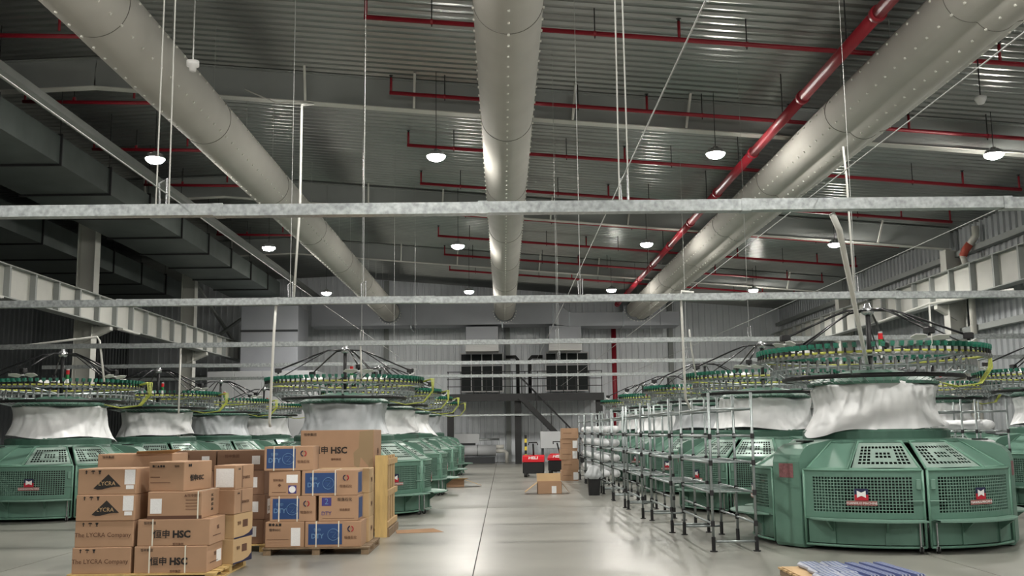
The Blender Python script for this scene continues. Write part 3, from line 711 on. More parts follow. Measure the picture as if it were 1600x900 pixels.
def machine(label, x, y, ang, flabel, near=False, film=0, fan=(25, 100, 165, 245, 300), blue=False):
    t = thing('knitting_machine', label, 'knitting machine', (x, y, 0), rad(ang), 'green circular knitting machines')
    put('base_drum', MM['drum'], t); put('bed_ring', MM['bed'], t)
    for i in range(3):
        p = put('pillar', MM['pillar'], t, rz=rad(60+120*i))
        put('warning_plate', MM['plate'], p); put('slot_cover', MM['slot'], p)
    for i in range(3): put('ring_post', MM['post'], t, rz=rad(60+120*i))
    for i in range(3):
        R = rad(120*i)
        for key in 'ab':
            sg = 1 if key == 'a' else -1
            d = put('door', MM['leaf'+key], t, rz=R)
            for nm, k2 in (('door_frame', 'frame'), ('grille', 'grille'), ('tray', 'tray'), ('tray_bracket', 'brk0'), ('tray_bracket', 'brk1'), ('latch', 'latch'), ('caster', 'caster')):
                put(nm, MM[k2+key], d)
            a = rad(25.5)*sg; pos = P(RD+.004, a, .66)
            put('emblem', MM['emblem'], d, pos, a); put('name_banner', MM['banner'], d, pos, a)
            lo = put('lettering', MM['lettering'], d, P(RD+.011, a, .624)); lo.rotation_euler = (PI/2, 0, a+PI/2)
            g = put('upper_guard', MM['gframe'+key], t, rz=R)
            put('perforated_plate', MM['perf'+key], g); put('guard_plate', MM['solid'+key], g)
    for nm, k2 in (('top_cover', 'cone'), ('cylinder_core', 'core'), ('mast', 'mast'), ('hub', 'hub'), ('yarn_tube_ring', 'ring1'), ('carrier_ring', 'ring2'), ('lower_carrier_ring', 'ring3'), ('feeder_rail', 'ring4'), ('spokes', 'spokes')):
        put(nm, MM[k2], t)
    if near:
        for i in range(84):
            a = 2*PI*i/84; put('yarn_feeder', MM['feeder_b' if blue and 30 < i < 60 else 'feeder'], t, P(1.58, a, 2.63), a)
    else:
        put('yarn_feeders', MM['feeders'], t)['kind'] = 'stuff'
    put('yarn_spools', MM['spools'], t)['kind'] = 'stuff'
    base = -rad(ang)
    for i, d in enumerate(fan):
        a = rad(d)+base
        ar = put('fan_arm', MM['arm'], t, rz=a)
        put('fan_motor', MM['motor'], ar); b = put('fan_blades', MM['blades'], ar)
    for d in (60, 205, 330): put('stay_rod', MM['rod'], t, rz=rad(d)+base)
    put('signal_tower', MM['signal'], t, P(.16, base+rad(-25), -.02))
    put('air_hoses', MM['hoses'], t, rz=base+rad(-4))
    f = put('plastic_wrap', films[film], None, (x, y, 0), rad(ang+film*40+x*30))
    tag(f, flabel, 'plastic sheet', 'plastic wraps on the machines')
    return t
XRI = 5.42
machine('green circular knitting machine foremost right of the aisle', XRI, 15.05, 269, 'white plastic film wrapped round the foremost right machine', True, 0, (-18, 60, 120, 192, 285))
rowR = [('second', 21.15, 232), ('third', 27.2, 250), ('fourth', 33.3, 250), ('fifth', 39.4, 250)]
for i, (w_, y, a) in enumerate(rowR):
    machine('green circular knitting machine, %s behind the steel racks' % w_, XRI-.05, y, a, 'plastic film wrapped round the %s machine behind the steel racks' % w_, i == 0, (i+1) % 3)
for i, (w_, y, a) in enumerate([('first', 21.3, 337), ('second', 27.4, 337), ('third', 33.5, 337), ('fourth', 39.5, 337)]):
    machine('green circular knitting machine, %s in the row left of the aisle' % w_, -3.27, y, a, 'plastic film wrapped round the %s machine of the row left of the aisle' % w_, i == 0, (2, 1, 0, 2)[i], (10, 70, 130, 190, 290))
for i, (w_, y, a) in enumerate([('first', 21.5, 303), ('second', 27.5, 303), ('third', 33.6, 303), ('fourth', 39.7, 303)]):
    machine('green circular knitting machine, %s in the outer left row near the columns' % w_, -9.2, y, a, 'plastic film wrapped round the %s machine of the outer left row' % w_, i == 0, (1, 0, 2, 1)[i], (195, 340, 60, 120, 262), i == 0)
for i, (w_, y, a) in enumerate([('first', 21.2, 250), ('second', 27.3, 250), ('third', 33.4, 250)]):
    machine('green circular knitting machine, %s in the outer row by the right wall' % w_, 11.5, y, a, 'plastic film wrapped round the %s machine by the right wall' % w_, False, i)
# small things lying on the foremost machine
o = MB(); o.box(-.09, -.002, -.05, .05, 0, .045); o.box(.002, .09, -.05, .05, 0, .045)
tag(o.build('orange_box', 'orange', None, False, (4.86, 13.58, 1.065), rad(-18)), 'small orange box lying on the foremost right machine', 'box')
b = thing('water_bottle', 'clear plastic water bottle on the leftmost machine pillar', 'bottle', (-9.72, 20.0, 1.425))
MB().lathe([(0, 0), (.03, 0), (.033, .02), (.033, .14), (.012, .19), (.012, .21), (0, .21)], 12).build('bottle_body', 'bottle', b, True)
MB().lathe([(0, .21), (.014, .21), (.014, .235), (0, .235)], 10).build('cap', 'white_paint', b)

# ------------------------------------------------------------ steel pipe racks right of the aisle
def rack_meshes(Lr=2.2, W=.57):
    D = {}
    D['post'] = MB().tube([(0, 0, .17), (0, 0, 2.08)], .019, 8).mesh('post', 'zinc_pipe', True)
    m = MB(); m.tube([(0, 0, .012), (0, 0, .19)], .026, 8); m.tube([(0, 0, 0), (0, 0, .014)], .05, 10); D['foot'] = m.mesh('foot', 'black')
    D['long'] = MB().tube([(0, 0, 0), (0, Lr, 0)], .016, 8).mesh('long_rail', 'zinc_pipe', True)
    D['cross'] = MB().tube([(0, 0, 0), (W, 0, 0)], .016, 8).mesh('cross_rail', 'zinc_pipe', True)
    D['rung'] = MB().tube([(0, 0, 0), (W, 0, 0)], .009, 6).mesh('shelf_rung', 'zinc_pipe', True)
    D['joint'] = MB().tube([(0, 0, -.035), (0, 0, .035)], .027, 8).mesh('joint', 'dark_rod')
    return D
RK = rack_meshes()
def rack(label, x, y, rz=0, group='steel pipe racks', levels=(.36, .76, 1.15, 1.5)):
    Lr, W = 2.2, .57
    t = thing('pipe_rack', label, 'rack', (x, y, 0), rz, group)
    for px in (0, W):
        for py in (0, Lr/2, Lr):
            if py == Lr/2 and px == 0: continue
            put('post', RK['post'], t, (px, py, 0)); put('foot', RK['foot'], t, (px, py, 0))
            for z in levels: put('joint', RK['joint'], t, (px, py, z))
        for z in levels+(1.86,): put('long_rail', RK['long'], t, (px, 0, z))
    for py in (0, Lr):
        for z in (.13, 1.86): put('cross_rail', RK['cross'], t, (0, py, z))
    for z in levels[1:]:
        for i in range(6): put('shelf_rung', RK['rung'], t, (0, .2+i*.36, z+.0))
    return t
racks = [(2.75, 13.78), (2.62, 16.32), (2.52, 18.95), (2.50, 21.55), (2.52, 24.1), (2.5, 26.7), (2.5, 29.3), (2.5, 31.9)]
for i, (x, y) in enumerate(racks):
    rack('galvanized steel pipe rack right of the aisle, %s of the row' % ORD[i], x, y)
roll = MB()
vs = []; n = 12
for i in range(9):
    q = i/8; r = .105*(1 if 0 < i < 8 else .82)
    vs += [(r*math.cos(2*PI*k/n)*(1+.12*noise.noise((k, i, 3))), 1.0*q, .1+r*math.sin(2*PI*k/n)*.9) for k in range(n)]
roll.add(vs, [(i*n+k, (i+1)*n+k, (i+1)*n+(k+1) % n, i*n+(k+1) % n) for i in range(8) for k in range(n)]+[tuple(range(n)), tuple(range(9*n-1, 8*n-1, -1))])
rollm = roll.mesh('fabric_roll', 'white_roll', True)
lev = ('second', 'third', 'top')
for ri in (5, 6, 7):
    x, y = racks[ri]
    for li, z in enumerate((.36, .76, 1.15, 1.5)):
        for k in range(2):
            for s in range(2):
                o = put('fabric_roll', rollm, None, (x+.15+.27*s, y+.06+1.06*k, z+.018), 0)
                tag(o, 'white fabric roll, %s %s on the %s shelf of the %s rack' % (('front', 'rear')[k], ('left', 'right')[s], ('bottom', 'second', 'third', 'top')[li], ORD[ri]), 'fabric roll', 'fabric rolls on the far racks')
# racks behind the foremost right machine with rolls
for i, (x, y) in enumerate(((7.72, 18.6), (8.55, 18.6), (8.1, 24.2))):
    rack('steel pipe rack behind the foremost right machine, %s' % ('left of two side by side', 'right of two side by side', 'farther back')[i], x, y)
    for li, z in enumerate((.76, 1.15, 1.5)):
        for k in range(2):
            o = put('fabric_roll', rollm, None, (x+.28, y+.06+1.06*k, z+.018), 0)
            tag(o, '%s white fabric roll on the %s shelf of the %s behind the foremost machine' % (('front', 'back')[k], lev[li], ('left rack', 'right rack', 'rear rack')[i]), 'fabric roll', 'fabric rolls behind the foremost machine')

# ------------------------------------------------------------ pallets
def pallet(label, x, y, w_, d_, mname='wood', h=.1, rz=0):
    t = thing('wooden_pallet', label, 'pallet', (x, y, 0), rz, 'wooden pallets')
    nb = 7; bw = d_/nb*.72
    db = MB().box(0, w_, 0, bw, h-.02, h).mesh('deck_board', mname)
    for i in range(nb): put('deck_board', db, t, (0, i*(d_-bw)/(nb-1), 0))
    bl = MB().box(-.05, .05, -.06, .06, .018, h-.02).mesh('block', mname)
    for px in (.06, w_/2, w_-.06):
        for py in (.07, d_/2, d_-.07): put('block', bl, t, (px, py, 0))
    bb = MB().box(-.05, .05, 0, d_, 0, .018).mesh('bottom_board', mname)
    for px in (.06, w_/2, w_-.06): put('bottom_board', bb, t, (px, 0, 0))
    return t
pallet('yellowish wooden pallet under the leftmost front cartons', -4.80, 11.58, 1.62, 1.42, 'wood_yellow')
pallet('dark weathered wooden pallet under the blue printed cartons', -3.22, 13.98, 1.42, 1.22, 'wood_old')
pallet('wooden pallet under the dark brown cartons in the middle', -4.72, 14.45, 1.46, 1.1, 'wood_yellow')
pallet('wooden pallet under the large printed cartons by the upright panel', -3.22, 16.25, 1.12, 1.1, 'wood', .13)

# ------------------------------------------------------------ cartons
def carton(label, x, y, z, w_, d_, h_, yaw=0, body='card', tape=True, group='cardboard cartons'):
    o = MB().cbox(0, w_, 0, d_, 0, h_-.002, .006).build('cardboard_carton', body, None, False, (x, y, z), rad(yaw))
    tag(o, label, 'carton', group)
    if tape:
        MB().box(.008, w_-.008, d_/2-.03, d_/2+.03, h_-.003, h_-.0005).build('tape', 'card_tape', o)
        MB().box(-.001, .0015, d_/2-.03, d_/2+.03, h_-.09, h_-.008).build('tape', 'card_tape', o)
    o['w'] = w_; o['d'] = d_; o['h'] = h_; return o
def fpatch(o, name, u0, u1, v0, v1, mname, face='f', t=.002):
    # u,v as fractions of the face
    w_, d_, h_ = o['w'], o['d'], o['h']
    if face == 'f': m = MB().box(u0*w_, u1*w_, -t, .001, v0*h_, v1*h_)
    else: m = MB().box(w_-.001, w_+t, u0*d_, u1*d_, v0*h_, v1*h_)
    return m.build(name, mname, o)
def ftext(o, s, u, v, size, mname='ink', face='f', bold=0.):
    w_, d_, h_ = o['w'], o['d'], o['h']; me = text_mesh(s, size, mname, .0008, bold)
    if face == 'f': return put('lettering', me, o, (u*w_, -.004, v*h_), rot=(PI/2, 0, 0))
    return put('lettering', me, o, (w_+.004, u*d_, v*h_), rot=(PI/2, 0, PI/2))
def fpoly(o, name, pts, mname, face='f', t=.003):
    w_, d_, h_ = o['w'], o['d'], o['h']
    if face == 'f': m = MB().prism([(u*w_, v*h_) for u, v in pts], -t, .001)
    else: m = MB().prism([(u*d_, v*h_) for u, v in pts], -.001, t, lambda x, y, z: (w_+y, x, z))
    return m.build(name, mname, o)
def strap(o, u, mname='strap'):
    w_, d_, h_ = o['w'], o['d'], o['h']; x = u*w_; m = MB()
    m.box(x-.007, x+.007, -.005, -.003, 0, h_); m.box(x-.007, x+.007, -.005, d_+.005, h_-.001, h_+.001); m.box(x-.007, x+.007, d_+.003, d_+.005, 0, h_)
    return m.build('strap', mname, o)
def care(o, face='f', u=.14, v=.86):
    w_ = o['w'] if face == 'f' else o['d']; h_ = o['h']
    for i in range(3):
        uu_ = u+i*.115
        if i == 0: fpoly(o, 'care_mark', [(uu_-.008, v-.07), (uu_+.008, v-.07), (uu_+.008, v+.02), (uu_+.025, v+.02), (uu_, v+.08), (uu_-.025, v+.02), (uu_-.008, v+.02)], 'ink', face)
        if i == 1: fpoly(o, 'care_mark', [(uu_-.04, v+.02), (uu_-.02, v+.07), (uu_+.02, v+.07), (uu_+.04, v+.02), (uu_+.005, v+.02), (uu_+.005, v-.07), (uu_-.005, v-.07), (uu_-.005, v+.02)], 'ink', face)
        if i == 2: fpoly(o, 'care_mark', [(uu_-.025, v+.07), (uu_+.025, v+.07), (uu_+.02, v+.01), (uu_+.005, v-.03), (uu_+.02, v-.07), (uu_-.02, v-.07), (uu_-.005, v-.03), (uu_-.02, v+.01)], 'ink', face)
HH = .285
fx, fy = -4.745, 11.6
# left column
for i, lab in enumerate(('brown carton with plain company lettering, bottom of the leftmost stack', 'brown carton with plain company lettering, second from bottom of the leftmost stack',
                         'brown carton with dark triangular logo, third from bottom of the leftmost stack', 'brown carton with dark triangular logo, on top of the leftmost stack')):
    o = carton(lab, fx-.012*(i == 0)+.004*i, fy+.01*(i % 2), .1+HH*i, .645, .52, HH)
    care(o)
    if i < 2: ftext(o, 'The LYCRA Company', .48, .46, .068, 'ink_brown')
    else:
        fpoly(o, 'logo_shape', [(.27, .24), (.34, .19), (.42, .20), (.55, .27), (.64, .30), (.74, .30), (.52, .78)], 'ink')
        ftext(o, 'LYCRA', .50, .42, .062, 'card_light')
        fpatch(o, 'address_label', .80, .98, .38, .95, 'paper'); fpatch(o, 'bar_code_label', .83, .96, .20, .35, 'paper')
# middle column
def hsc(o, u, v, size, face='f'):
    ftext(o, '恒申', u-size*1.55/(o['w'] if face == 'f' else o['d']), v, size, 'ink', face, .002)
    ftext(o, 'HSC', u+size*.75/(o['w'] if face == 'f' else o['d']), v, size*1.1, 'ink', face, .005)
    ftext(o, '恒申集团', u+size*.4/(o['w'] if face == 'f' else o['d']), v-size*1.1/o['h'], size*.32, 'ink_brown', face)
for i, lab in enumerate(('wide brown carton with big black lettering, bottom of the front middle stack', 'wide brown carton with big black lettering, second in the front middle stack')):
    o = carton(lab, -4.075+.02*i, fy+.015*i, .1+.29*i, .80, .62, .29)
    ftext(o, '恒申集团', .17, .85, .034, 'ink'); hsc(o, .52, .42, .095)
    ftext(o, '包装', .5, .6, .05, 'ink_brown', 'r'); fpatch(o, 'print_line', .2, .7, .3, .33, 'ink_brown', 'r')
    strap(o, .21); 
    if i == 0: strap(o, .70); fpatch(o, 'address_label', .60, .9, .25, .7, 'paper', 'r')
o = carton('brown carton with a white label at left, third in the front middle stack', -3.955, fy+.02, .68, .60, .80, .30)
fpatch(o, 'dark_tape_band', 0, 1, .0, .12, 'ink_brown'); fpatch(o, 'address_label', .05, .26, .2, .74, 'paper'); ftext(o, '▲恒申氨纶', .82, .84, .036, 'ink_brown')
for q in range(4): fpatch(o, 'print_line', .70, .94, .34+q*.11, .36+q*.11, 'ink_brown')
for q in range(4): ftext(o, ('HSC', '恒申', '2022', '▲▲')[q], .5, .78-.17*q, .045, 'ink', 'r')
strap(o, .93)
o = carton('small brown carton turned sideways, on top of the front middle stack', -3.99, fy+.13, .98, .44, .60, .325, -14)
ftext(o, '■□▲■◆', .28, .84, .034, 'ink'); ftext(o, 'TEXT' if 0 else '恒申', .8, .84, .03, 'ink')
fpatch(o, 'print_line', .05, .32, .46, .49, 'ink_brown'); fpatch(o, 'print_line', .05, .62, .28, .30, 'ink_brown')
ftext(o, '恒申HSC', .45, .42, .075, 'ink', 'r', .002); ftext(o, '■■', .2, .86, .04, 'ink', 'r')
# right column of the front pile
cl = ('yellowish carton with a blue wave print, bottom of the narrow front stack', 'yellowish carton with a blue wave print, second in the narrow front stack',
      'brown carton with small print, third in the narrow front stack', 'brown carton with white label, on top of the narrow front stack')
for i, lab in enumerate(cl):
    o = carton(lab, -3.43, 12.32+.02*(i % 2), .1+.285*i, .27, .54, .285, -9, 'card_light' if i < 2 else 'card')
    if i < 2:
        fpoly(o, 'blue_wave', [(0, 0), (1, 0), (1, .30), (.8, .14), (.5, .06), (0, .05)], 'navy', 'r'); fpatch(o, 'dark_mark', .45, .72, .42, .72, 'ink_brown', 'r')
        ftext(o, '恒申', .25, .6, .05, 'ink_brown', 'r')
    else:
        ftext(o, '↑↑' if 0 else '▲▲', .2, .84, .035, 'ink', 'r'); ftext(o, 'SPANDEX', .58, .46, .05, 'ink_brown', 'r'); fpatch(o, 'print_strip', .34, .40, .05, .95, 'card_dark', 'r')
        if i == 3: fpatch(o, 'address_label', .1, .92, .1, .86, 'paper')
# boxes behind the left column
for i, lab in enumerate(('bottom', 'second', 'third', 'open top')):
    o = carton('long brown carton behind the leftmost stack, %s of four' % lab, -4.80, 12.32, .1+.322*i, .88, .6, .322)
    ftext(o, '恒申集团', .14, .88, .035, 'ink')
    if i == 3:
        m = MB(); m.add([(.45, .0, .322), (.88, .0, .322), (1.02, -.1, .37), (.5, -.12, .35), (.45, .0, .318), (.88, 0, .318), (1.02, -.1, .366), (.5, -.12, .346)], [(0, 1, 2, 3), (7, 6, 5, 4), (2, 6, 7, 3), (1, 5, 6, 2), (0, 3, 7, 4)]); m.build('flap', 'card_light', o)
# dark stack in the middle distance
k = 0
nm = ('bottom', 'second', 'third', 'top')
for ci, (x, wd, lab) in enumerate(((-4.70, .66, 'left'), (-4.02, .69, 'right'))):
    for i in range(4):
        hh = (.33, .34, .33, .28)[i]; z = .1+sum((.33, .34, .33, .28)[:i])
        o = carton('dark brown carton, %s of the %s column behind the front pile' % (nm[i], lab), x+.02*(i % 2), 14.5+(.03 if i == 3 else 0), z, wd, .62, hh, 0 if i < 3 else 1.5, 'card_dark')
        ftext(o, '恒申集团', .3, .7, .05, 'ink_brown'); fpatch(o, 'address_label', .70, .86, .30, .72, 'paper')
        if i == 1: ftext(o, 'DTY', .4, .4, .09, 'ink_brown', 'r'); fpatch(o, 'address_label', .2, .5, .2, .8, 'paper', 'r')
# blue printed cartons on their pallet
def blue(o, u0=.06, u1=.66, st=(.2, .6)):
    w_, h_ = o['w'], o['h']
    fpatch(o, 'blue_panel', u0, u1, .10, .90, 'print_blue'); uc = u0+(u1-u0)*.27
    ftext(o, 'DTY', uc, .42, .085, 'print_pale', 'f', .002); ftext(o, '恒申', uc, .66, .05, 'print_pale')
    cx, cz, r = (u0+(u1-u0)*.74)*w_, .48*h_, .075
    m = MB(); lst = [(cx+r*math.cos(2*PI*k/18), -.004, cz+r*math.sin(2*PI*k/18)) for k in range(19)]; m.tube(lst, .0035, 4)
    m.tube([(cx-.04, -.004, cz+.03), (cx+.04, -.004, cz+.03), (cx-.02, -.004, cz-.04), (cx+.03, -.004, cz-.035)], .003, 4); m.build('round_mark', 'print_pale', o)
    um = (u1+1)/2-.02
    m = MB(); c2 = (um*w_, .70*h_); R2 = .035
    for a0, a1, mm in ((100, 260, 0), (-70, 70, 1)):
        lst = [(c2[0]+R2*math.cos(rad(a0+(a1-a0)*k/8)), -.004, c2[1]+R2*math.sin(rad(a0+(a1-a0)*k/8))) for k in range(9)]; m.tube(lst, .007, 4, mm)
    m.build('round_logo', ['navy', 'print_red'], o); ftext(o, '恒逸石化', um, .36, .042, 'ink_brown')
    for s in st: strap(o, s)
H2 = .336
yp = 14.0
L = 'brown carton with blue front panel and white straps, '
o = carton(L+'at the right of the bottom row', -2.66, yp, .1, .75, .52, H2); blue(o)
o = carton('brown carton with white label, left of the bottom row on the dark pallet', -3.19, yp+.005, .1, .52, .52, H2); ftext(o, '■◆▲■', .25, .88, .045, 'ink'); ftext(o, '恒申HSC', .25, .68, .04, 'ink'); fpatch(o, 'print_line', .05, .6, .30, .315, 'ink_brown'); fpatch(o, 'address_label', .66, .90, .06, .76, 'paper')
o = carton(L+'at the left of the second row', -3.135, yp+.01, .1+H2, .61, .5, H2); blue(o, .06, .64)
o = carton('brown carton with a small purple number square, right of the second row', -2.485, yp+.01, .1+H2, .53, .5, H2); fpatch(o, 'purple_square', .08, .32, .60, .92, 'print_purple'); ftext(o, '2', .20, .76, .11, 'print_pale'); ftext(o, 'DTY', .2, .3, .07, 'print_purple'); ftext(o, '恒逸石化', .66, .84, .05, 'ink'); ftext(o, '恒逸集团', .66, .44, .035, 'ink_brown'); fpatch(o, 'print_line', .1, .9, .1, .115, 'ink_brown')
fpatch(o, 'blue_panel', .1, .8, .1, .9, 'print_blue', 'r')
o = carton('brown carton with a round white sticker, left of the third row', -3.155, yp+.01, .1+2*H2, .42, .5, H2)
fpatch(o, 'address_label', .56, .92, .52, .84, 'paper'); fpatch(o, 'sticker_ground', .62, .88, .10, .42, 'print_purple')
m = MB().lathe([(0, 0), (.045, 0), (.045, .002), (0, .002)], 18).build('round_sticker', 'paper', o); m.location = (.75*.42, -.003, .26*H2); m.rotation_euler = (PI/2, 0, 0)
ftext(o, '恒申集团', .3, .62, .035, 'ink_brown'); fpatch(o, 'print_line', .1, .55, .14, .16, 'ink_brown'); ftext(o, '◆', .34, .42, .05, 'ink_brown')
o = carton(L+'at the right of the third row', -2.715, yp+.01, .1+2*H2, .75, .5, H2); blue(o, .06, .62); fpatch(o, 'blue_panel', .1, .8, .1, .9, 'print_blue', 'r')
o = carton(L+'alone on the top row', -3.22, yp-.01, .1+3*H2, .655, .52, .325, 2); blue(o, .05, .64)
for i in range(3):
    o = carton('plain brown carton in the rear row of the dark pallet, %s' % ('bottom', 'middle', 'upper')[i], -2.62, yp+.56, .1+H2*i, .74, .5, H2, 0, 'card_light')
    ftext(o, '恒申', .5, .5, .08, 'ink_brown', 'r')
# big printed cartons behind
o = carton('tall brown carton with pale wave print below the big lettered carton', -3.17, 16.27, .13, 1.15, .98, .70)
fpoly(o, 'pale_wave', [(.78, 0), (1, 0), (1, 1), (.80, 1), (.88, .6), (.80, .3)], 'card_wave'); fpatch(o, 'small_label', .86, .93, .84, .97, 'paper')
pl = thing('wooden_pallet', 'wooden pallet between the two large printed cartons', 'pallet', (-3.2, 16.26, .83), 0, 'wooden pallets')
for i in range(3): MB().box(0, 1.18, i*.43, i*.43+.1, 0, .09).build('runner', 'wood_old', pl)
for i in range(6): MB().box(i*.212, i*.212+.12, 0, .97, .09, .11).build('deck_board', 'wood_old', pl)
o = carton('big brown carton with black lettering and pale wave print, topmost by the upright panel', -3.18, 16.27, .94, 1.15, .95, .71)
ftext(o, '恒申集团', .13, .90, .05, 'ink'); hsc(o, .44, .55, .125)
fpoly(o, 'pale_wave', [(.84, 0), (.99, 0), (.99, 1), (.80, .96), (.79, .6), (.72, .5), (.73, .22), (.80, .16), (.82, .4), (.93, .2)], 'card_wave'); fpatch(o, 'small_label', .88, .935, .88, .97, 'paper')
ftext(o, '恒申', .5, .5, .12, 'ink_brown', 'r')
# upright wooden panel
t = thing('wooden_crate_panel', 'upright yellow wooden crate panel leaning at the large cartons', 'panel', (-2.0, 16.2, 0))
for i in range(4):
    MB().box(.13, .16, .02+i*.36, .02+i*.36+.27, .12, 1.24).build('plank', 'wood', t)
MB().box(0, .19, -.03, .02, .0, 1.25).build('end_plank', 'wood_yellow', t)
for z in (.14, .62, 1.1): MB().box(.16, .20, .02, 1.42, z, z+.09).build('rail', 'wood', t)
MB().box(.02, .22, .02, 1.42, 0, .12).build('sill', 'wood_old', t)
tag(MB().add([(0, 0, .002), (.75, .15, .002), (.55, .5, .03), (-.05, .35, .02), (0, 0, -.0), (.75, .15, -.0), (.55, .5, .02), (-.05, .35, .01)], [(0, 1, 2, 3), (7, 6, 5, 4), (0, 4, 5, 1), (1, 5, 6, 2), (2, 6, 7, 3), (3, 7, 4, 0)]).build('cardboard_sheet', 'card_inner', None, False, (-1.72, 16.75, .002)), 'flattened cardboard sheet on the floor beside the upright wooden panel', 'cardboard')

# open cartons on the floor
def open_carton(label, x, y, w_, d_, h_, yaw, flaps):
    t = thing('open_carton', label, 'carton', (x, y, 0), rad(yaw))
    m = MB(); th = .008
    m.box(0, w_, 0, th, 0, h_); m.box(0, w_, d_-th, d_, 0, h_); m.box(0, th, 0, d_, 0, h_); m.box(w_-th, w_, 0, d_, 0, h_); m.box(0, w_, 0, d_, 0, th)
    m.build('box_body', 'card', t)
    for p, q, dv in flaps:
        p, q, dv = Vector(p), Vector(q), Vector(dv); e = Vector((0, 0, -th))
        v = [p, q, q+dv, p+dv]; MB().add(v+[a+e for a in v], [(0, 1, 2, 3), (7, 6, 5, 4), (0, 4, 5, 1), (1, 5, 6, 2), (2, 6, 7, 3), (3, 7, 4, 0)]).build('flap', 'card_light', t)
    return t
t = open_carton('open brown carton with spread flaps on the aisle floor before the stacked cartons', .86, 26.6, .62, .5, .30, 0, [((0, 0, .29), (0, .5, .29), (-.32, 0, -.24)), ((.62, 0, .29), (.62, .5, .29), (.2, 0, -.26)), ((0, .5, .3), (.62, .5, .3), (0, .12, .2))])
MB().box(.36, .48, -.003, .001, .02, .2).build('address_label', 'paper', t)
t = open_carton('flattened open brown carton lying beside the left machine row', -1.95, 30.3, .8, .6, .22, 8, [((.8, 0, .22), (.8, .6, .22), (.5, -.1, -.17)), ((0, 0, .22), (.8, 0, .22), (.1, -.25, .05))])
for i in range(5):
    o = carton('brown carton in the stack at the far rack end, %s' % ('bottom one', 'second from bottom', 'third from bottom', 'second from top', 'topmost')[i], 1.86+.02*math.sin(i*2), 33.4+.02*(i % 2), .335*i, .54, .5, .335, (2, -1, 3, 0, 1)[i], 'card', True, 'cartons in the far stack')
    if i in (0, 2, 3): fpatch(o, 'address_label', .70, .98, .1, .8, 'paper')
    fpatch(o, 'print_line', .1, .6, .5, .54, 'ink_brown')
t = thing('waste_bin', 'black waste bin with a clear plastic bag beside the racks', 'bin', (2.24, 25.9, 0))
m = MB()
m.add([(-.13, -.11, 0), (.13, -.11, 0), (.13, .11, 0), (-.13, .11, 0), (-.16, -.14, .46), (.16, -.14, .46), (.16, .14, .46), (-.16, .14, .46), (-.14, -.12, .46), (.14, -.12, .46), (.14, .12, .46), (-.14, .12, .46), (-.12, -.1, .03), (.12, -.1, .03), (.12, .1, .03), (-.12, .1, .03)],
      [(3, 2, 1, 0), (0, 1, 5, 4), (1, 2, 6, 5), (2, 3, 7, 6), (3, 0, 4, 7), (4, 5, 9, 8), (5, 6, 10, 9), (6, 7, 11, 10), (7, 4, 8, 11), (8, 9, 13, 12), (9, 10, 14, 13), (10, 11, 15, 14), (11, 8, 12, 15), (12, 13, 14, 15)])
m.build('bin_body', 'black', t)
m = MB(); n = 20; vs = []
for z, r in ((.40, .2), (.46, .235), (.52, .22), (.60, .17), (.70, .12), (.74, .03)):
    vs += [((r*(1+.18*noise.noise((k*.8, z*9, 2))))*math.cos(2*PI*k/n), r*.85*(1+.18*noise.noise((k*.8, z*9, 6)))*math.sin(2*PI*k/n), z) for k in range(n)]
m.add(vs, [(j*n+k, j*n+(k+1) % n, (j+1)*n+(k+1) % n, (j+1)*n+k) for j in range(5) for k in range(n)]); m.build('bin_bag', 'bag_clear', t, True)

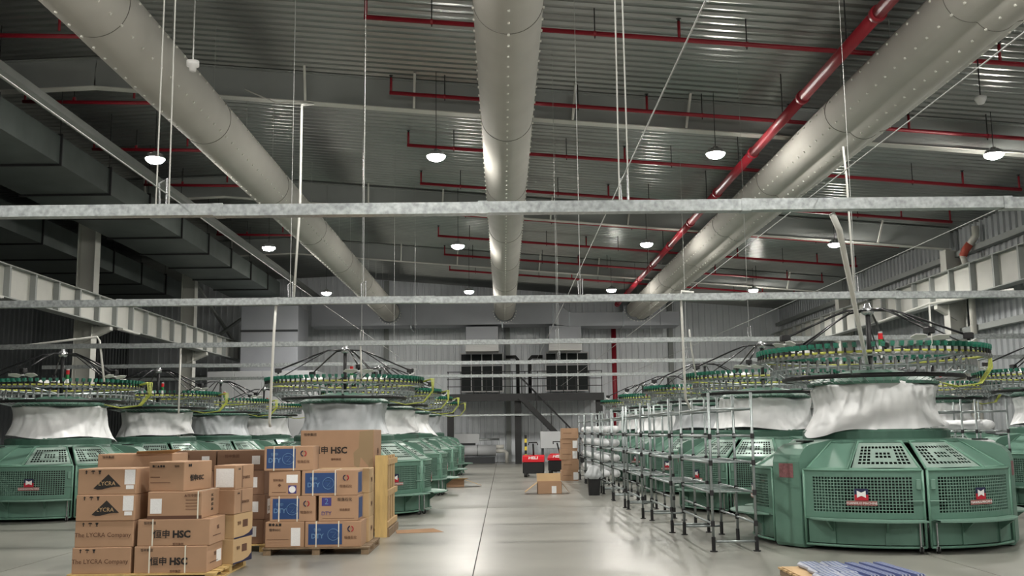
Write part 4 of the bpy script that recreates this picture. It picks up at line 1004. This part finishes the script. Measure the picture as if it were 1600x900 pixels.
# red electric pallet trucks
def truck(label, x, y, rz):
    t = thing('pallet_truck', label, 'pallet truck', (x, y, 0), rad(rz), 'red pallet trucks')
    MB().cbox(-.37, .37, 0, .42, .12, .52, .03).build('chassis', 'black', t)
    m = MB().prism([(0, .52), (.42, .52), (.42, .74), (.30, .76), (.10, .70), (0, .60)], -.38, .38, lambda a, b, z: (b, a, z)); m.build('hood', 'truck_red', t)
    me = text_mesh('HELI', .17, 'badge_white', .003, .004); lo = put('lettering', me, t, (0, .042, .662)); lo.rotation_euler = (PI/2-.75, 0, 0)
    for sx in (-.27, .27):
        MB().tube([(sx-.05, .05, .085), (sx+.05, .05, .085)], .085, 14).build('wheel', 'rubber', t)
        MB().box(sx-.07, sx+.07, .42, 1.5, .06, .13).build('fork', 'white_paint', t)
        MB().tube([(sx-.03, 1.35, .04), (sx+.03, 1.35, .04)], .04, 10).build('load_roller', 'rubber', t)
    MB().tube([(0, .3, .72), (0, .05, 1.15)], .03, 8).build('tiller', 'black', t, True)
    MB().tube([(-.16, .06, 1.12), (-.14, .0, 1.2), (.14, .0, 1.2), (.16, .06, 1.12)], .022, 8).build('tiller_handle', 'black', t, True)
truck('red hooded black pallet truck in the far aisle, nearer of the two', 1.03, 36.3, -6)
truck('red hooded pallet truck standing behind the nearer red truck', 1.95, 38.1, -28)

# low pallet with striped bundles at the front
t = thing('wooden_pallet', 'low wooden pallet with cardboard in the right foreground', 'pallet', (3.0, 10.08, 0), 0, 'wooden pallets')
for i in range(8): MB().box(0, 1.3, i*.19, i*.19+.13, .07, .09).build('deck_board', 'wood', t)
for i in range(3): MB().box(.02+i*.58, .12+i*.58, 0, 1.46, 0, .07).build('runner', 'wood_old', t)
tag(MB().box(3.03, 3.5, 10.10, 11.50, .09, .098).build('cardboard_sheet', 'card_light'), 'pale cardboard sheet lying on the low front pallet', 'cardboard')
for i in range(4):
    bm = MB(); x0 = 3.62+i*.155
    bm.cbox(-.055, .055, 0, 1.0, 0, .055, .012)
    o = bm.build('wrapped_bundle', 'bundle_grey', None, False, (x0+.05, 10.42, .091), rad(4))
    tag(o, 'grey blue striped bundle lying lengthwise on the front pallet, %s' % ('leftmost', 'second from left', 'third from left', 'rightmost')[i], 'bundle', 'striped bundles on the front pallet')
    for q in range(3): MB().box(-.058+.035*q, -.043+.035*q, -.002, 1.002, .001, .0575).build('blue_stripe', 'bundle_blue', o)
for i in range(6):
    bm = MB(); bm.cbox(0, .20, 0, .42, 0, .06, .02)
    o = bm.build('wrapped_bundle', 'bundle_grey', None, False, (3.12+.2*(i % 2)+.02*i, 10.14+.44*(i//2), .0985), rad(6-3*(i % 3)))
    tag(o, 'short grey blue film bundle on the front pallet cardboard, %s %s' % (('front', 'middle', 'rear')[i//2], ('left', 'right')[i % 2]), 'bundle', 'film bundles on the front pallet')
    for q in range(4): MB().beam((.01+.05*q, .02, .061), (.04+.05*q, .40, .061), .012, .002).build('blue_stripe', 'bundle_blue', o)
